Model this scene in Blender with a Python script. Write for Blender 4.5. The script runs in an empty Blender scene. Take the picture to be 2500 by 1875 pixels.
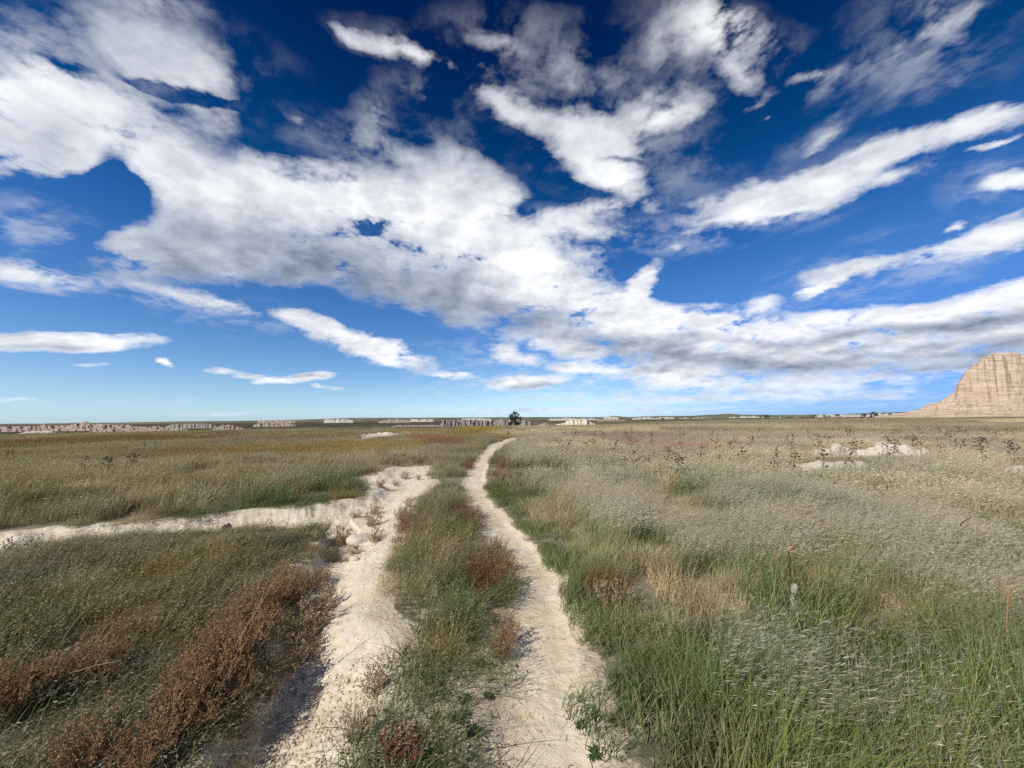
import bpy, math, random
import numpy as np
from mathutils import Matrix, Vector
R = math.radians
C = bpy.context.scene.collection
sc = bpy.context.scene
EYE = 1.55
FPX = 939.2
PITCH, ROLL = R(5.14), R(0.50)

# ------------------------------------------------------------------ camera
cam_rot = Matrix.Rotation(R(90) + PITCH, 3, 'X') @ Matrix.Rotation(-ROLL, 3, 'Z')
cd = bpy.data.cameras.new('camera')
cam = bpy.data.objects.new('camera', cd)
C.objects.link(cam)
cam.matrix_world = Matrix.Translation((0, 0, EYE)) @ cam_rot.to_4x4()
cd.sensor_width = 36.0
cd.lens = 18.0 / (1250 / FPX)
cd.clip_start = 0.05
cd.clip_end = 60000
sc.camera = cam

def pix_dir(px, py):
    """a point of the photograph (2500 x 1875) as a world direction"""
    d = cam_rot @ Vector(((px - 1250) / FPX, -(py - 937.5) / FPX, -1.0))
    return d.normalized()

# ------------------------------------------------------------------ numpy noise
def _hash(ix, iy, seed):
    h = (ix.astype(np.int64) * 374761393 + iy.astype(np.int64) * 668265263 + seed * 1442695041) & 0xFFFFFFFF
    h = ((h ^ (h >> 13)) * 1274126177) & 0xFFFFFFFF
    h = ((h ^ (h >> 16)) * 2246822519) & 0xFFFFFFFF
    return ((h ^ (h >> 15)) & 0xFFFFFF) / float(0xFFFFFF)

def vnoise(x, y, seed=0):
    ix = np.floor(x); iy = np.floor(y)
    fx = x - ix; fy = y - iy
    ix = ix.astype(np.int64); iy = iy.astype(np.int64)
    sx = fx * fx * fx * (fx * (fx * 6 - 15) + 10); sy = fy * fy * fy * (fy * (fy * 6 - 15) + 10)
    a = _hash(ix, iy, seed); b = _hash(ix + 1, iy, seed)
    c = _hash(ix, iy + 1, seed); d = _hash(ix + 1, iy + 1, seed)
    return (a * (1 - sx) + b * sx) * (1 - sy) + (c * (1 - sx) + d * sx) * sy

def fbm(x, y, octv=4, seed=0, gain=0.5):
    x = np.asarray(x, float); y = np.asarray(y, float)
    s = np.zeros(np.broadcast(x, y).shape); amp = 1.0; tot = 0.0
    for i in range(octv):
        ca, sa = math.cos(0.6 * i), math.sin(0.6 * i)
        s = s + amp * vnoise((x * ca - y * sa) * 2 ** i + 17.3 * i, (x * sa + y * ca) * 2 ** i - 9.1 * i, seed + i)
        tot += amp; amp *= gain
    return s / tot

def sstep(a, b, x):
    t = np.clip((x - a) / (b - a), 0, 1)
    return t * t * (3 - 2 * t)

# ------------------------------------------------------------------ lie of the land
_LR = np.log([0.1, 60, 350, 700, 1500, 4000, 12000, 60000])
_LA = np.array([0.0258, 0.0258, 0.0200, 0.0135, 0.0080, 0.0048, 0.0030, 0.0026])
_RR = np.log([0.1, 60, 250, 500, 1500, 4000, 12000, 60000])
_RA = np.array([0.0258, 0.0258, 0.0078, 0.0046, 0.0034, 0.0031, 0.0028, 0.0026])

def base_z(x, y):
    x = np.asarray(x, float); y = np.asarray(y, float)
    r = np.hypot(x, y) + 1e-6
    lr = np.log(r)
    aL = np.interp(lr, _LR, _LA); aR = np.interp(lr, _RR, _RA)
    az = np.degrees(np.arctan2(x, y))
    w = sstep(6, 34, az) * (1 - sstep(120, 170, az))
    z = EYE - r * (aL * (1 - w) + aR * w)
    return np.where(r < 60, 0.0, z)

def ground_at(px, py, zoff=0.0):
    """the point of the open ground seen at this point of the photograph"""
    d = pix_dir(px, py)
    hx = math.hypot(d.x, d.y)
    lo = 0.3
    rs = np.exp(np.linspace(math.log(0.3), math.log(30000), 4000))
    X = d.x / hx * rs; Y = d.y / hx * rs
    zr = EYE + d.z / hx * rs
    below = np.nonzero(zr < base_z(X, Y) + zoff)[0]
    i = below[0] if len(below) else len(rs) - 1
    return float(X[i]), float(Y[i])

def at_dist(px, dist, py=1020):
    d = pix_dir(px, py); h = math.hypot(d.x, d.y)
    x, y = d.x / h * dist, d.y / h * dist
    return x, y

def poly_world(pts, k=1.0):
    return np.array([ground_at(a * k, b * k) for a, b in pts])

def resample(poly, step=None):
    return poly

def poly_sd(x, y, poly):
    """signed distance, positive inside; also the index of the nearest edge"""
    n = len(poly)
    best = np.full(x.shape, 1e9); bi = np.zeros(x.shape, int); inside = np.zeros(x.shape, bool)
    for i in range(n):
        ax, ay = poly[i]; bx, by = poly[(i + 1) % n]
        ex, ey = bx - ax, by - ay
        L = ex * ex + ey * ey + 1e-12
        t = np.clip(((x - ax) * ex + (y - ay) * ey) / L, 0, 1)
        d = (x - ax - t * ex) ** 2 + (y - ay - t * ey) ** 2
        m = d < best
        best = np.where(m, d, best); bi = np.where(m, i, bi)
        c = ((ay > y) != (by > y)) & (x < ex * (y - ay) / (ey + 1e-12) + ax)
        inside ^= c
    s = np.sqrt(best)
    return np.where(inside, s, -s), bi

K = 2500 / 2212.0
_tr = [(945, 1105, 1130), (960, 1060, 1095), (975, 1043, 1066), (1000, 1024, 1054), (1030, 1005, 1047), (1050, 998, 1047), (1080, 1003, 1060),
       (1100, 1018, 1080), (1130, 1035, 1107), (1160, 1055, 1138), (1200, 1080, 1178), (1250, 1100, 1206), (1300, 1106, 1222), (1350, 1106, 1232),
       (1400, 1100, 1241), (1450, 1090, 1250), (1500, 1080, 1260), (1550, 1068, 1268), (1600, 1058, 1275), (1659, 1048, 1285), (1800, 1022, 1300), (2100, 990, 1330)]
TRAIL = poly_world([(l, y) for y, l, r in _tr] + [(r, y) for y, l, r in reversed(_tr)], K)
_wash = [(410, 2050), (490, 1875), (545, 1780), (610, 1640), (665, 1500), (712, 1405), (748, 1350), (777, 1325), (779, 1291), (742, 1284), (600, 1290),
         (427, 1296), (302, 1305), (182, 1318), (114, 1333), (48, 1338), (0, 1350), (-260, 1395), (-260, 1330), (0, 1305), (114, 1293), (228, 1282),
         (302, 1279), (456, 1265), (600, 1248), (742, 1236), (799, 1228), (896, 1211), (925, 1198), (936, 1185), (866, 1175), (890, 1164), (936, 1160),
         (950, 1145), (1000, 1138), (1056, 1137), (1046, 1157), (1060, 1172), (1030, 1208), (1013, 1231), (975, 1265), (966, 1322), (940, 1355),
         (925, 1430), (908, 1505), (945, 1528), (963, 1580), (955, 1655), (925, 1749), (880, 1805), (861, 1875), (820, 2050)]
WASH = poly_world(_wash)
N_BANK = 9           # the first edges of the wash are its steep left bank
_bare = [[(834, 1086), (850, 1074), (905, 1063), (985, 1056), (1013, 1060), (985, 1070), (915, 1077), (870, 1084)],
         [(750, 1069), (790, 1064), (822, 1061), (826, 1067), (785, 1071)],
         [(0, 1066), (70, 1064), (150, 1063), (150, 1068), (60, 1071), (0, 1074)],
         [(1104, 1103), (1120, 1102), (1126, 1118), (1110, 1120)],
         [(1984, 1035), (2016, 1030), (2030, 1024), (2056, 1023), (2040, 1029), (2022, 1036)],
         [(1400, 1047), (1450, 1044), (1465, 1046), (1410, 1049)],
         [(2465, 1029), (2560, 1027), (2560, 1031)],
         [(1960, 1110), (2010, 1102), (2060, 1106), (2010, 1112)],
         [(2460, 1146), (2560, 1140), (2560, 1165), (2480, 1160)],
         [(1400, 1490), (1422, 1500), (1440, 1570), (1425, 1640), (1405, 1560)],
         [(1440, 1640), (1475, 1660), (1500, 1740), (1470, 1770), (1440, 1700)],
         [(160, 1060), (330, 1056), (520, 1054), (640, 1053), (520, 1056), (330, 1059), (170, 1062)],
         [(270, 1079), (330, 1076), (420, 1075), (420, 1077), (330, 1079)],
         [(480, 1054), (560, 1050.5), (640, 1051), (600, 1053.5), (500, 1056)],
         [(0, 1082), (80, 1079), (90, 1081), (0, 1085)],
         [(1700, 1040), (1800, 1037), (1830, 1038), (1720, 1041.5)],
         [(1480, 1044), (1560, 1042.5), (1570, 1043.5), (1490, 1045.5)],
         [(1080, 1700), (1150, 1720), (1185, 1790), (1150, 1875), (1060, 1810)]]
BARE = [poly_world(p) for p in _bare]

def masks(x, y):
    """trail, wash and other bare ground (0..1), wash depth"""
    x = np.asarray(x, float); y = np.asarray(y, float)
    tr = np.full(x.shape, -5.0); wa = np.full(x.shape, -5.0); ba = np.full(x.shape, -5.0); bi = np.zeros(x.shape, int)
    near = (y > -2) & (y < 48) & (np.abs(x) < 40)
    xn, yn = x[near], y[near]
    wob = (fbm(xn * 2.2, yn * 2.2, 4, 11) - 0.5) * 0.22
    t, _ = poly_sd(xn, yn, TRAIL)
    tr[near] = t + wob * 0.45
    w, b = poly_sd(xn, yn, WASH)
    wa[near] = w + wob * np.clip(0.8 + yn * 0.06, 0.8, 2.0); bi[near] = b
    reg = (y > 0) & (y < 330)
    xr, yr = x[reg], y[reg]
    o = np.full(xr.shape, -5.0)
    for p in BARE:
        lo = p.min(0) - 4; hi = p.max(0) + 4
        m = (xr > lo[0]) & (xr < hi[0]) & (yr > lo[1]) & (yr < hi[1])
        if m.any():
            s, _ = poly_sd(xr[m], yr[m], p)
            sc_ = np.clip(np.hypot(xr[m], yr[m]) * 0.09, 0.12, 6)
            o[m] = np.maximum(o[m], s / sc_ + (fbm(xr[m] * 3 / sc_, yr[m] * 3 / sc_, 3, 5) - 0.5) * 1.1)
    ba[reg] = o * 0.3
    return tr, wa, ba, bi

def wash_depth(wa, bi, x, y):
    steep = bi < N_BANK
    wd = np.where(steep, np.where(bi >= 6, 0.14, 0.26), np.where(bi < 35, 0.30, 0.9))
    dp = np.where(bi < 6, 0.15, np.where(bi < 18, 0.24, 0.20))
    far = sstep(11, 5, y)
    return sstep(0, 1, np.clip(wa / wd + 0.12, 0, 1)) * dp * (0.38 + 0.62 * far)

def height(x, y, full=True):
    x = np.asarray(x, float); y = np.asarray(y, float)
    r = np.hypot(x, y)
    z = base_z(x, y)
    tr, wa, ba, bi = masks(x, y)
    z = z - wash_depth(wa, bi, x, y)
    z = z - 0.05 * sstep(-0.12, 0.12, tr)
    z = z + (fbm(x * 0.18, y * 0.18, 3, 3) - 0.5) * 0.12 * sstep(3, 12, r) * sstep(400, 40, r) * sstep(0.3, -1, np.maximum(tr, wa))
    z = z + (fbm(x * 0.02, y * 0.02, 4, 8) - 0.5) * 1.2 * sstep(50, 200, r)
    far = sstep(1500, 5000, r)
    z = z + far * (fbm(x * 0.0006, y * 0.0006, 5, 21) - 0.45) * r * 0.006
    if full:
        sand = np.clip(np.maximum(tr, np.maximum(wa, ba)) * 12 + 0.5, 0, 1)
        wsand = np.clip(wa * 6, 0, 1)
        z = z + (fbm(x * 2.5, y * 2.5, 4, 31) - 0.5) * 0.035 * (1 + 0.8 * wsand)
        arm = wsand * sstep(-2.6, -3.4, x + (y - 5) * 0.1) * sstep(2.5, 4, y)      # the crumbly left arm of the wash
        n = fbm(x * 9, y * 9, 3, 41)
        z = z + wsand * (np.abs(n - 0.5) * -2 + 0.4) * 0.016 * (1 + 1.8 * arm)
        edge = np.exp(-(wa / 0.14) ** 2) * (bi < 32)
        z = z + edge * (fbm(x * 7, y * 7, 4, 51) - 0.5) * 0.09 * sstep(14, 5, y)
    return z, tr, wa, ba, bi

def hz(x, y):
    return float(height(np.array([x]), np.array([y]), False)[0][0])

# ------------------------------------------------------------------ object helpers
def tag(o, label=None, cat=None, group=None, kind=None):
    if label: o['label'] = label
    if cat: o['category'] = cat
    if group: o['group'] = group
    if kind: o['kind'] = kind
    return o

def mesh_np(name, verts, faces, mat=None, attrs=None, smooth=False, colattrs=None):
    """faces: int array (n,3) or (n,4), or a list of such arrays"""
    me = bpy.data.meshes.new(name)
    verts = np.asarray(verts, np.float32)
    if isinstance(faces, np.ndarray): faces = [faces]
    faces = [np.asarray(f, np.int32) for f in faces if len(f)]
    nl = sum(f.size for f in faces); nf = sum(len(f) for f in faces)
    me.vertices.add(len(verts)); me.vertices.foreach_set('co', verts.ravel())
    me.loops.add(nl); me.polygons.add(nf)
    me.loops.foreach_set('vertex_index', np.concatenate([f.ravel() for f in faces]))
    tot = np.concatenate([np.full(len(f), f.shape[1], np.int32) for f in faces])
    st = np.concatenate([[0], np.cumsum(tot)[:-1]]).astype(np.int32)
    me.polygons.foreach_set('loop_start', st)
    me.polygons.foreach_set('loop_total', tot)
    if smooth: me.polygons.foreach_set('use_smooth', np.ones(nf, bool))
    for k, v in (attrs or {}).items():
        a = me.attributes.new(k, 'FLOAT', 'POINT'); a.data.foreach_set('value', np.asarray(v, np.float32))
    for k, v in (colattrs or {}).items():
        a = me.attributes.new(k, 'FLOAT_VECTOR', 'POINT'); a.data.foreach_set('vector', np.asarray(v, np.float32).ravel())
    me.update(calc_edges=True)
    if mat: me.materials.append(mat)
    return me

def link(name, me, parent=None, loc=None, rz=0.0):
    o = bpy.data.objects.new(name, me); C.objects.link(o)
    if parent: o.parent = parent
    if loc is not None: o.location = loc
    o.rotation_euler.z = rz
    return o

class NT:
    def __init__(self, tree): self.t = tree; self.n = tree.nodes; self.l = tree.links
    def add(self, typ, **kw):
        n = self.n.new(typ)
        for k, v in kw.items(): setattr(n, k, v)
        return n
    def put(self, n, i, v):
        if v is None: return
        s = n.inputs[i]
        if isinstance(v, bpy.types.NodeSocket): self.l.new(v, s)
        else: s.default_value = v
    def math(self, op, a, b=None, c=None, clamp=False):
        n = self.add('ShaderNodeMath', operation=op, use_clamp=clamp)
        self.put(n, 0, a); self.put(n, 1, b); self.put(n, 2, c)
        return n.outputs[0]
    def vmath(self, op, a, b=None):
        n = self.add('ShaderNodeVectorMath', operation=op)
        self.put(n, 0, a); self.put(n, 1, b)
        return n.outputs['Value'] if op in ('LENGTH', 'DOT_PRODUCT') else n.outputs[0]
    def scale(self, a, s):
        n = self.add('ShaderNodeVectorMath', operation='SCALE'); self.put(n, 0, a); self.put(n, 3, s); return n.outputs[0]
    def mix(self, f, a, b, blend='MIX'):
        n = self.add('ShaderNodeMix', data_type='RGBA', blend_type=blend, clamp_factor=True)
        self.put(n, 0, f); self.put(n, 6, a); self.put(n, 7, b)
        return n.outputs[2]
    def noise(self, vec, scale, detail=4, rough=0.5, dist=0.0, out=0):
        n = self.add('ShaderNodeTexNoise'); self.put(n, 'Vector', vec)
        n.inputs['Scale'].default_value = scale; n.inputs['Detail'].default_value = detail
        n.inputs['Roughness'].default_value = rough; n.inputs['Distortion'].default_value = dist
        return n.outputs[out]
    def rng(self, v, a, b, c=0.0, d=1.0, smooth=True):
        n = self.add('ShaderNodeMapRange'); n.interpolation_type = 'SMOOTHSTEP' if smooth else 'LINEAR'
        self.put(n, 0, v); n.inputs[1].default_value = a; n.inputs[2].default_value = b
        n.inputs[3].default_value = c; n.inputs[4].default_value = d
        return n.outputs[0]
    def attr(self, name, typ='GEOMETRY', out=2):
        n = self.add('ShaderNodeAttribute', attribute_name=name, attribute_type=typ)
        return n.outputs[out]
    def sep(self, v):
        n = self.add('ShaderNodeSeparateXYZ'); self.put(n, 0, v); return n.outputs
    def comb(self, x, y, z):
        n = self.add('ShaderNodeCombineXYZ'); self.put(n, 0, x); self.put(n, 1, y); self.put(n, 2, z); return n.outputs[0]

def new_mat(name):
    m = bpy.data.materials.new(name); m.use_nodes = True
    m.node_tree.nodes.clear()
    t = NT(m.node_tree)
    out = t.add('ShaderNodeOutputMaterial')
    return m, t, out

def principled(t, out, col, rough=0.9, bump=None, bstr=0.3, bdist=0.02, spec=0.2):
    p = t.add('ShaderNodeBsdfPrincipled')
    t.put(p, 'Base Color', col); t.put(p, 'Roughness', rough); p.inputs['Specular IOR Level'].default_value = spec
    if bump is not None:
        b = t.add('ShaderNodeBump'); t.put(b, 'Height', bump); b.inputs['Strength'].default_value = bstr; b.inputs['Distance'].default_value = bdist
        t.l.new(b.outputs[0], p.inputs['Normal'])
    t.l.new(p.outputs[0], out.inputs[0])
    return p

def rgb(r, g, b):
    """an sRGB colour (0-255) as linear RGBA"""
    f = lambda c: (c / 12.92 if c <= 0.04045 else ((c + 0.055) / 1.055) ** 2.4)
    return (f(r / 255), f(g / 255), f(b / 255), 1.0)
SUN_STRENGTH = 4.0
SKY_STR = 0.083
EXPO = 0.28
SKY_TINT = [(0.0, (.8, 1.12, 1.7)), (.02, (.84, 1.13, 1.6)), (.07, (.8, 1.03, 1.35)), (.135, (.62, .9, 1.25)), (.2, (.48, .8, 1.22)), (.3, (.36, .74, 1.2)), (.4, (.17, .6, 1.1)),
            (.53, (.02, .37, .75)), (.62, (.004, .25, .58)), (.73, (0, .13, .39)), (1.0, (0, .1, .3))]
# ------------------------------------------------------------------ colours of the plant cover
PAL = dict(olive=(.20, .17, .065), green=(.078, .122, .042), grey=(.25, .22, .16), tan=(.42, .36, .25), rust=(.27, .095, .035),
           brown=(.105, .070, .040), gold=(.27, .19, .045), straw=(.42, .34, .19), dark=(.045, .050, .025), wine=(.17, .075, .045))
PAL = {k: np.array(v) * (1.0 if k in ('rust', 'straw') else np.array([1.22, 1.18, 1.0])) for k, v in PAL.items()}

def lerp(a, b, f): return a * (1 - f[..., None]) + b * f[..., None]

def pix_patch(x, y, px, py, rx, ry, seed=0, amp=0.5):
    """0..1 inside a ragged patch of plants; centre and half-axes are paced out from where the photographer stood"""
    cx, cy = ground_at(px, py)
    ex, ey = ground_at(px + rx, py); fx, fy = ground_at(px, py + ry)
    a = max(math.hypot(ex - cx, ey - cy), .01); b = max(math.hypot(fx - cx, fy - cy) * 1.3, .01)
    th = math.atan2(cx, cy)
    dx, dy = x - cx, y - cy
    u_ = (dx * math.cos(th) - dy * math.sin(th)) / a; v_ = (dx * math.sin(th) + dy * math.cos(th)) / b
    d_ = np.hypot(u_, v_)
    m = d_ < 2.2
    o = np.zeros(x.shape)
    if m.any():
        o[m] = sstep(1.15, .65, d_[m] + (fbm(u_[m] * 2.1 + px, v_[m] * 2.1 + py, 3, seed) - 0.5) * amp * 2)
    return o

_tc = (TRAIL[:len(_tr)] + TRAIL[::-1][:len(_tr)]) / 2
_o = np.argsort(_tc[:, 1])
def split_x(y): return np.interp(y, _tc[_o, 1], _tc[_o, 0])

def wa_side(x, y): return (x < -1.0 - .25 * y)

def cover(x, y, tr=None):
    r = np.hypot(x, y)
    n1 = fbm(x * .35, y * .22, 4, 61); n2 = fbm(x * .12 + 5, y * .07, 4, 62); n3 = fbm(x * .9, y * .8, 3, 63)
    right = x > split_x(y)
    c_r = lerp(PAL['tan'] + np.zeros(x.shape + (3,)), PAL['grey'], sstep(.42, .6, n1))
    c_r = lerp(c_r, PAL['green'] * 1.15, sstep(.50, .66, n3 * .5 + n1 * .5) * sstep(16, 7, y) * .85)
    c_r = lerp(c_r, PAL['brown'] * 1.4, sstep(.56, .70, n2) * sstep(14, 26, r) * .75)
    c_r = lerp(c_r, PAL['grey'], sstep(45, 80, r) * .35)
    c_l = lerp(PAL['olive'] + np.zeros(x.shape + (3,)), PAL['grey'], sstep(.40, .62, n1))
    c_l = lerp(c_l, PAL['tan'] * .7, sstep(.50, .68, fbm(x * .5, y * .3, 3, 66)) * .6)
    c_l = lerp(c_l, PAL['brown'], sstep(.5, .64, n2) * sstep(18, 40, r) * .6)
    c = np.where(right[..., None], c_r, c_l)
    # far country: redder on the left, and painted darker there for cloud shadow
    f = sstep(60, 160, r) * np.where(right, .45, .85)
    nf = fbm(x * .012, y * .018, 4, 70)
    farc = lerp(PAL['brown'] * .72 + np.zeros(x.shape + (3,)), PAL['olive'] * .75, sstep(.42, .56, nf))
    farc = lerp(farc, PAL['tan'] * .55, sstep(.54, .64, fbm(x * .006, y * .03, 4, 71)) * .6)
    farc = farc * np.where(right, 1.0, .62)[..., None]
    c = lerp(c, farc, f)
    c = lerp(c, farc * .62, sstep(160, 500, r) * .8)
    nf2 = fbm(x * 3.3, y * 3.0, 3, 72)
    c = c * (1 + (.9 * (nf2 - .5) * 2 * sstep(14, 4, r))[..., None]).clip(.45, 1.7)
    ls = (~right) & (y < 9)
    c = lerp(c, PAL['tan'] * .95, ls * sstep(.58, .70, fbm(x * 1.3, y * 1.6, 3, 73)) * .8)
    c = lerp(c, PAL['green'] * .8, ls * sstep(.44, .56, fbm(x * .7 + 3, y * .9, 3, 75)) * sstep(7, 3, y) * .8)
    c = lerp(c, PAL['dark'] * 1.2, ls * sstep(.55, .66, fbm(x * 1.1 + 9, y * 1.4, 3, 74)) * .7)
    # the green by the trail
    if tr is None: tr = masks(x, y)[0]
    gl = np.exp(-(np.clip(-tr, 0, 9) / 0.75) ** 2) * (y < 26) * (y > -1) * np.where(right, 1, .45)
    c = lerp(c, PAL['green'] * 1.1, np.clip(gl, 0, 1) * .9)
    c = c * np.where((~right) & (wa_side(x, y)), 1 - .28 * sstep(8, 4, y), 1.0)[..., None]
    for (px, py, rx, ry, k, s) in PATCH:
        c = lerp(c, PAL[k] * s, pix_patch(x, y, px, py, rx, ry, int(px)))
    return c

PATCH = [(1680, 1106, 120, 9, 'rust', 1.25), (1560, 1090, 60, 5, 'rust', .9), (1500, 1073, 170, 7, 'wine', .95), (1050, 1073, 55, 8, 'rust', 1.25), (1080, 1083, 50, 8, 'rust', .8),
         (880, 1096, 150, 14, 'gold', 1.0), (640, 1108, 230, 14, 'gold', .85), (450, 1115, 160, 12, 'gold', .7), (300, 1150, 200, 14, 'tan', .7), (900, 1125, 140, 9, 'tan', .8), (620, 1150, 250, 14, 'tan', .7), (1170, 1050, 60, 9, 'gold', 1.0), (1150, 1062, 70, 9, 'gold', .8), (1235, 1060, 30, 9, 'tan', .9),
         (1230, 1150, 18, 28, 'rust', .7), (1140, 1140, 16, 16, 'rust', .7), (1480, 1455, 26, 26, 'rust', .7), (800, 1240, 90, 18, 'green', 1.0), (650, 1235, 140, 16, 'green', .9), (880, 1175, 120, 22, 'green', .85),
         (1560, 1310, 70, 30, 'green', .9), (1500, 1190, 60, 14, 'green', 1.0), (1700, 1210, 80, 16, 'green', 1.0), (1900, 1250, 160, 30, 'green', .9), (1980, 1650, 240, 120, 'green', .8), (2150, 1560, 160, 60, 'green', .8),
         (2300, 1230, 200, 40, 'tan', .95), (2050, 1470, 260, 70, 'tan', .95), (1750, 1420, 160, 70, 'tan', .9), (1450, 1240, 160, 50, 'tan', .95),
         (280, 1580, 50, 25, 'wine', 1.2), (50, 1700, 40, 30, 'wine', 1.1), (350, 1420, 120, 24, 'olive', .9), (560, 1470, 60, 30, 'grey', .9), (110, 1660, 50, 40, 'grey', 1.0),
         (2480, 1030, 120, 3, 'tan', 1.1), (2200, 1090, 260, 4, 'wine', .9), (2100, 1060, 300, 4, 'olive', .9), (1700, 1045, 300, 4, 'tan', .8), (300, 1080, 260, 5, 'wine', .9), (150, 1090, 200, 5, 'gold', .5),
         (1000, 1400, 40, 30, 'green', 1.2), (1100, 1480, 70, 60, 'green', 1.1), (1060, 1600, 60, 40, 'olive', 1.1), (1080, 1320, 60, 40, 'olive', 1.2), (1180, 1420, 40, 60, 'rust', .75), (1090, 1310, 30, 15, 'green', 1.2), (985, 1300, 40, 25, 'rust', .8), (1150, 1260, 50, 30, 'rust', .6)]

# ------------------------------------------------------------------ the ground sheet, split into open ground, trail and wash along its own edges
dep = np.radians(np.arange(72, math.degrees(math.atan(EYE / 60)), -0.125))
rad = list(EYE / np.tan(dep))
while rad[-1] < 26000: rad.append(rad[-1] * (1 + min(0.022, 0.012 + 0.00004 * len(rad))))
rad = np.array(rad)
fine = np.radians(np.arange(-58, 58.01, 0.115))
coarse = np.radians(np.concatenate([np.arange(58.5, 70, 1), np.arange(70, 290, 4), np.arange(290, 302, 1)]))
th = np.concatenate([fine, coarse])
NT_, NR_ = len(th), len(rad)
X = np.outer(rad, np.sin(th)); Y = np.outer(rad, np.cos(th))
Zf, TRm, WAm, BAm, BIm = height(X.ravel(), Y.ravel())
verts = np.stack([X.ravel(), Y.ravel(), Zf], 1)
i0 = (np.arange(NR_ - 1)[:, None] * NT_ + np.arange(NT_)[None, :])
jn = (np.arange(NT_) + 1) % NT_
i1 = (np.arange(NR_ - 1)[:, None] * NT_ + jn[None, :])
quads = np.stack([i0, i0 + NT_, i1 + NT_, i1], -1).reshape(-1, 4)[:, ::-1]
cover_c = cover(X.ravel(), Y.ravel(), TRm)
sandm = np.clip((np.maximum(TRm - .05, WAm + .12 * (BIm > 17)) + .09) / 0.14 + 0.5, 0, 1)
sandm = np.maximum(sandm, .62 * sstep(.2, -.1, X.ravel()) * sstep(-1.9, -1.3, X.ravel()) * sstep(4.2, 2.6, Y.ravel()) * (Y.ravel() > -1))
sandm = np.maximum(sandm, .60 * np.exp(-(np.clip(-TRm, 0, 9) / .32) ** 2) * sstep(6, 3, Y.ravel()) * (Y.ravel() > -1))
sandm = np.maximum(sandm, np.clip(BAm / 0.12 + 0.3, 0, 1))

def sand_material(name, base, pinkish, moist=0.0, pebbly=0.5):
    m, t, out = new_mat(name)
    pos = t.add('ShaderNodeNewGeometry').outputs['Position']
    n_big = t.noise(pos, 1.3, 5, .6); n_mid = t.noise(pos, 9, 6, .65); n_fin = t.noise(pos, 120, 4, .7)
    col = t.mix(t.rng(n_big, .38, .62), base, pinkish)
    col = t.mix(t.math('MULTIPLY', t.rng(n_mid, .52, .68), .55), col, rgb(190, 170, 138))
    col = t.mix(t.math('MULTIPLY', t.rng(t.noise(pos, 3.2, 6, .7), .54, .66), .45), col, rgb(228, 218, 200))
    col = t.mix(t.math('MULTIPLY', t.rng(n_fin, .56, .74), .35), col, rgb(160, 142, 118))
    cover_ = t.attr('cover', out=1)
    sa = t.attr('sand')
    fe = t.math('MULTIPLY_ADD', t.math('SUBTRACT', t.noise(pos, 14, 5, .7), .5), 1.5, sa)
    col = t.mix(t.rng(fe, .35, .65), t.mix(.35, cover_, (.16, .13, .09, 1)), col)
    h = t.math('MULTIPLY_ADD', t.noise(pos, 8, 4, .6), 2.2, t.math('MULTIPLY', n_fin, .28))
    h = t.math('ADD', h, t.math('MULTIPLY', t.noise(pos, 34, 5, .6), .8 * pebbly + .2))
    principled(t, out, col, .95, h, .55, .022)
    return m

m_trail = sand_material('trodden_pale_dirt', rgb(208, 191, 164), rgb(217, 204, 182), pebbly=.15)
m_wash = sand_material('washed_pale_silt', rgb(208, 194, 170), rgb(216, 204, 184), pebbly=.9)

m_ground, t, out = new_mat('prairie_soil_and_cover')
pos = t.add('ShaderNodeNewGeometry').outputs['Position']
cov = t.attr('cover', out=1)
dist = t.vmath('LENGTH', pos)
nn_ = t.noise(pos, 5, 5, .7)
fl = t.add('ShaderNodeMapping'); t.put(fl, 0, pos); fl.inputs[3].default_value = (.05, .16, .1)
nfar = t.noise(fl.outputs[0], 1.0, 8, .72)
soil = t.mix(t.rng(nn_, .4, .6), (.20, .17, .125, 1), (.36, .31, .235, 1))
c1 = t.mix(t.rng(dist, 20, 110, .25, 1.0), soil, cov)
c1 = t.mix(1.0, c1, t.mix(t.rng(nfar, .35, .66, 0, 1), (.52, .5, .5, 1), (1.25, 1.25, 1.2, 1)), 'MULTIPLY')
sa = t.attr('sand')
fe = t.math('MULTIPLY_ADD', t.math('SUBTRACT', t.noise(pos, 9, 5, .7), .5), 1.5, sa)
sc1 = t.mix(t.rng(t.noise(pos, 1.3, 5, .6), .38, .62), rgb(208, 191, 164), rgb(217, 204, 182))
sc1 = t.mix(t.math('MULTIPLY', t.rng(t.noise(pos, 9, 6, .65), .52, .68), .55), sc1, rgb(190, 170, 138))
sc1 = t.mix(t.math('MULTIPLY', t.rng(t.noise(pos, 120, 4, .7), .56, .74), .35), sc1, rgb(160, 142, 118))
c1 = t.mix(t.rng(fe, .35, .65), c1, sc1)
principled(t, out, c1, .95, t.math('MULTIPLY', t.noise(pos, 18, 6, .7), 1.0), .8, .05)

fs = sandm[quads].mean(1)
ft = TRm[quads].mean(1); fw = WAm[quads].mean(1)
is_tr = (ft > 0) & (ft >= fw); is_wa = (fw > 0) & ~is_tr

def sub_sheet(name, sel, mat):
    q_ = quads[sel]; u_, inv = np.unique(q_, return_inverse=True)
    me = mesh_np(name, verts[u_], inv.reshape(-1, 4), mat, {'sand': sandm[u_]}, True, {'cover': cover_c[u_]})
    return tag(link(name, me), kind='structure')
sub_sheet('ground', ~is_tr & ~is_wa, m_ground)
sub_sheet('path', is_tr, m_trail)
sub_sheet('dry_wash', is_wa, m_wash)
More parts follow.
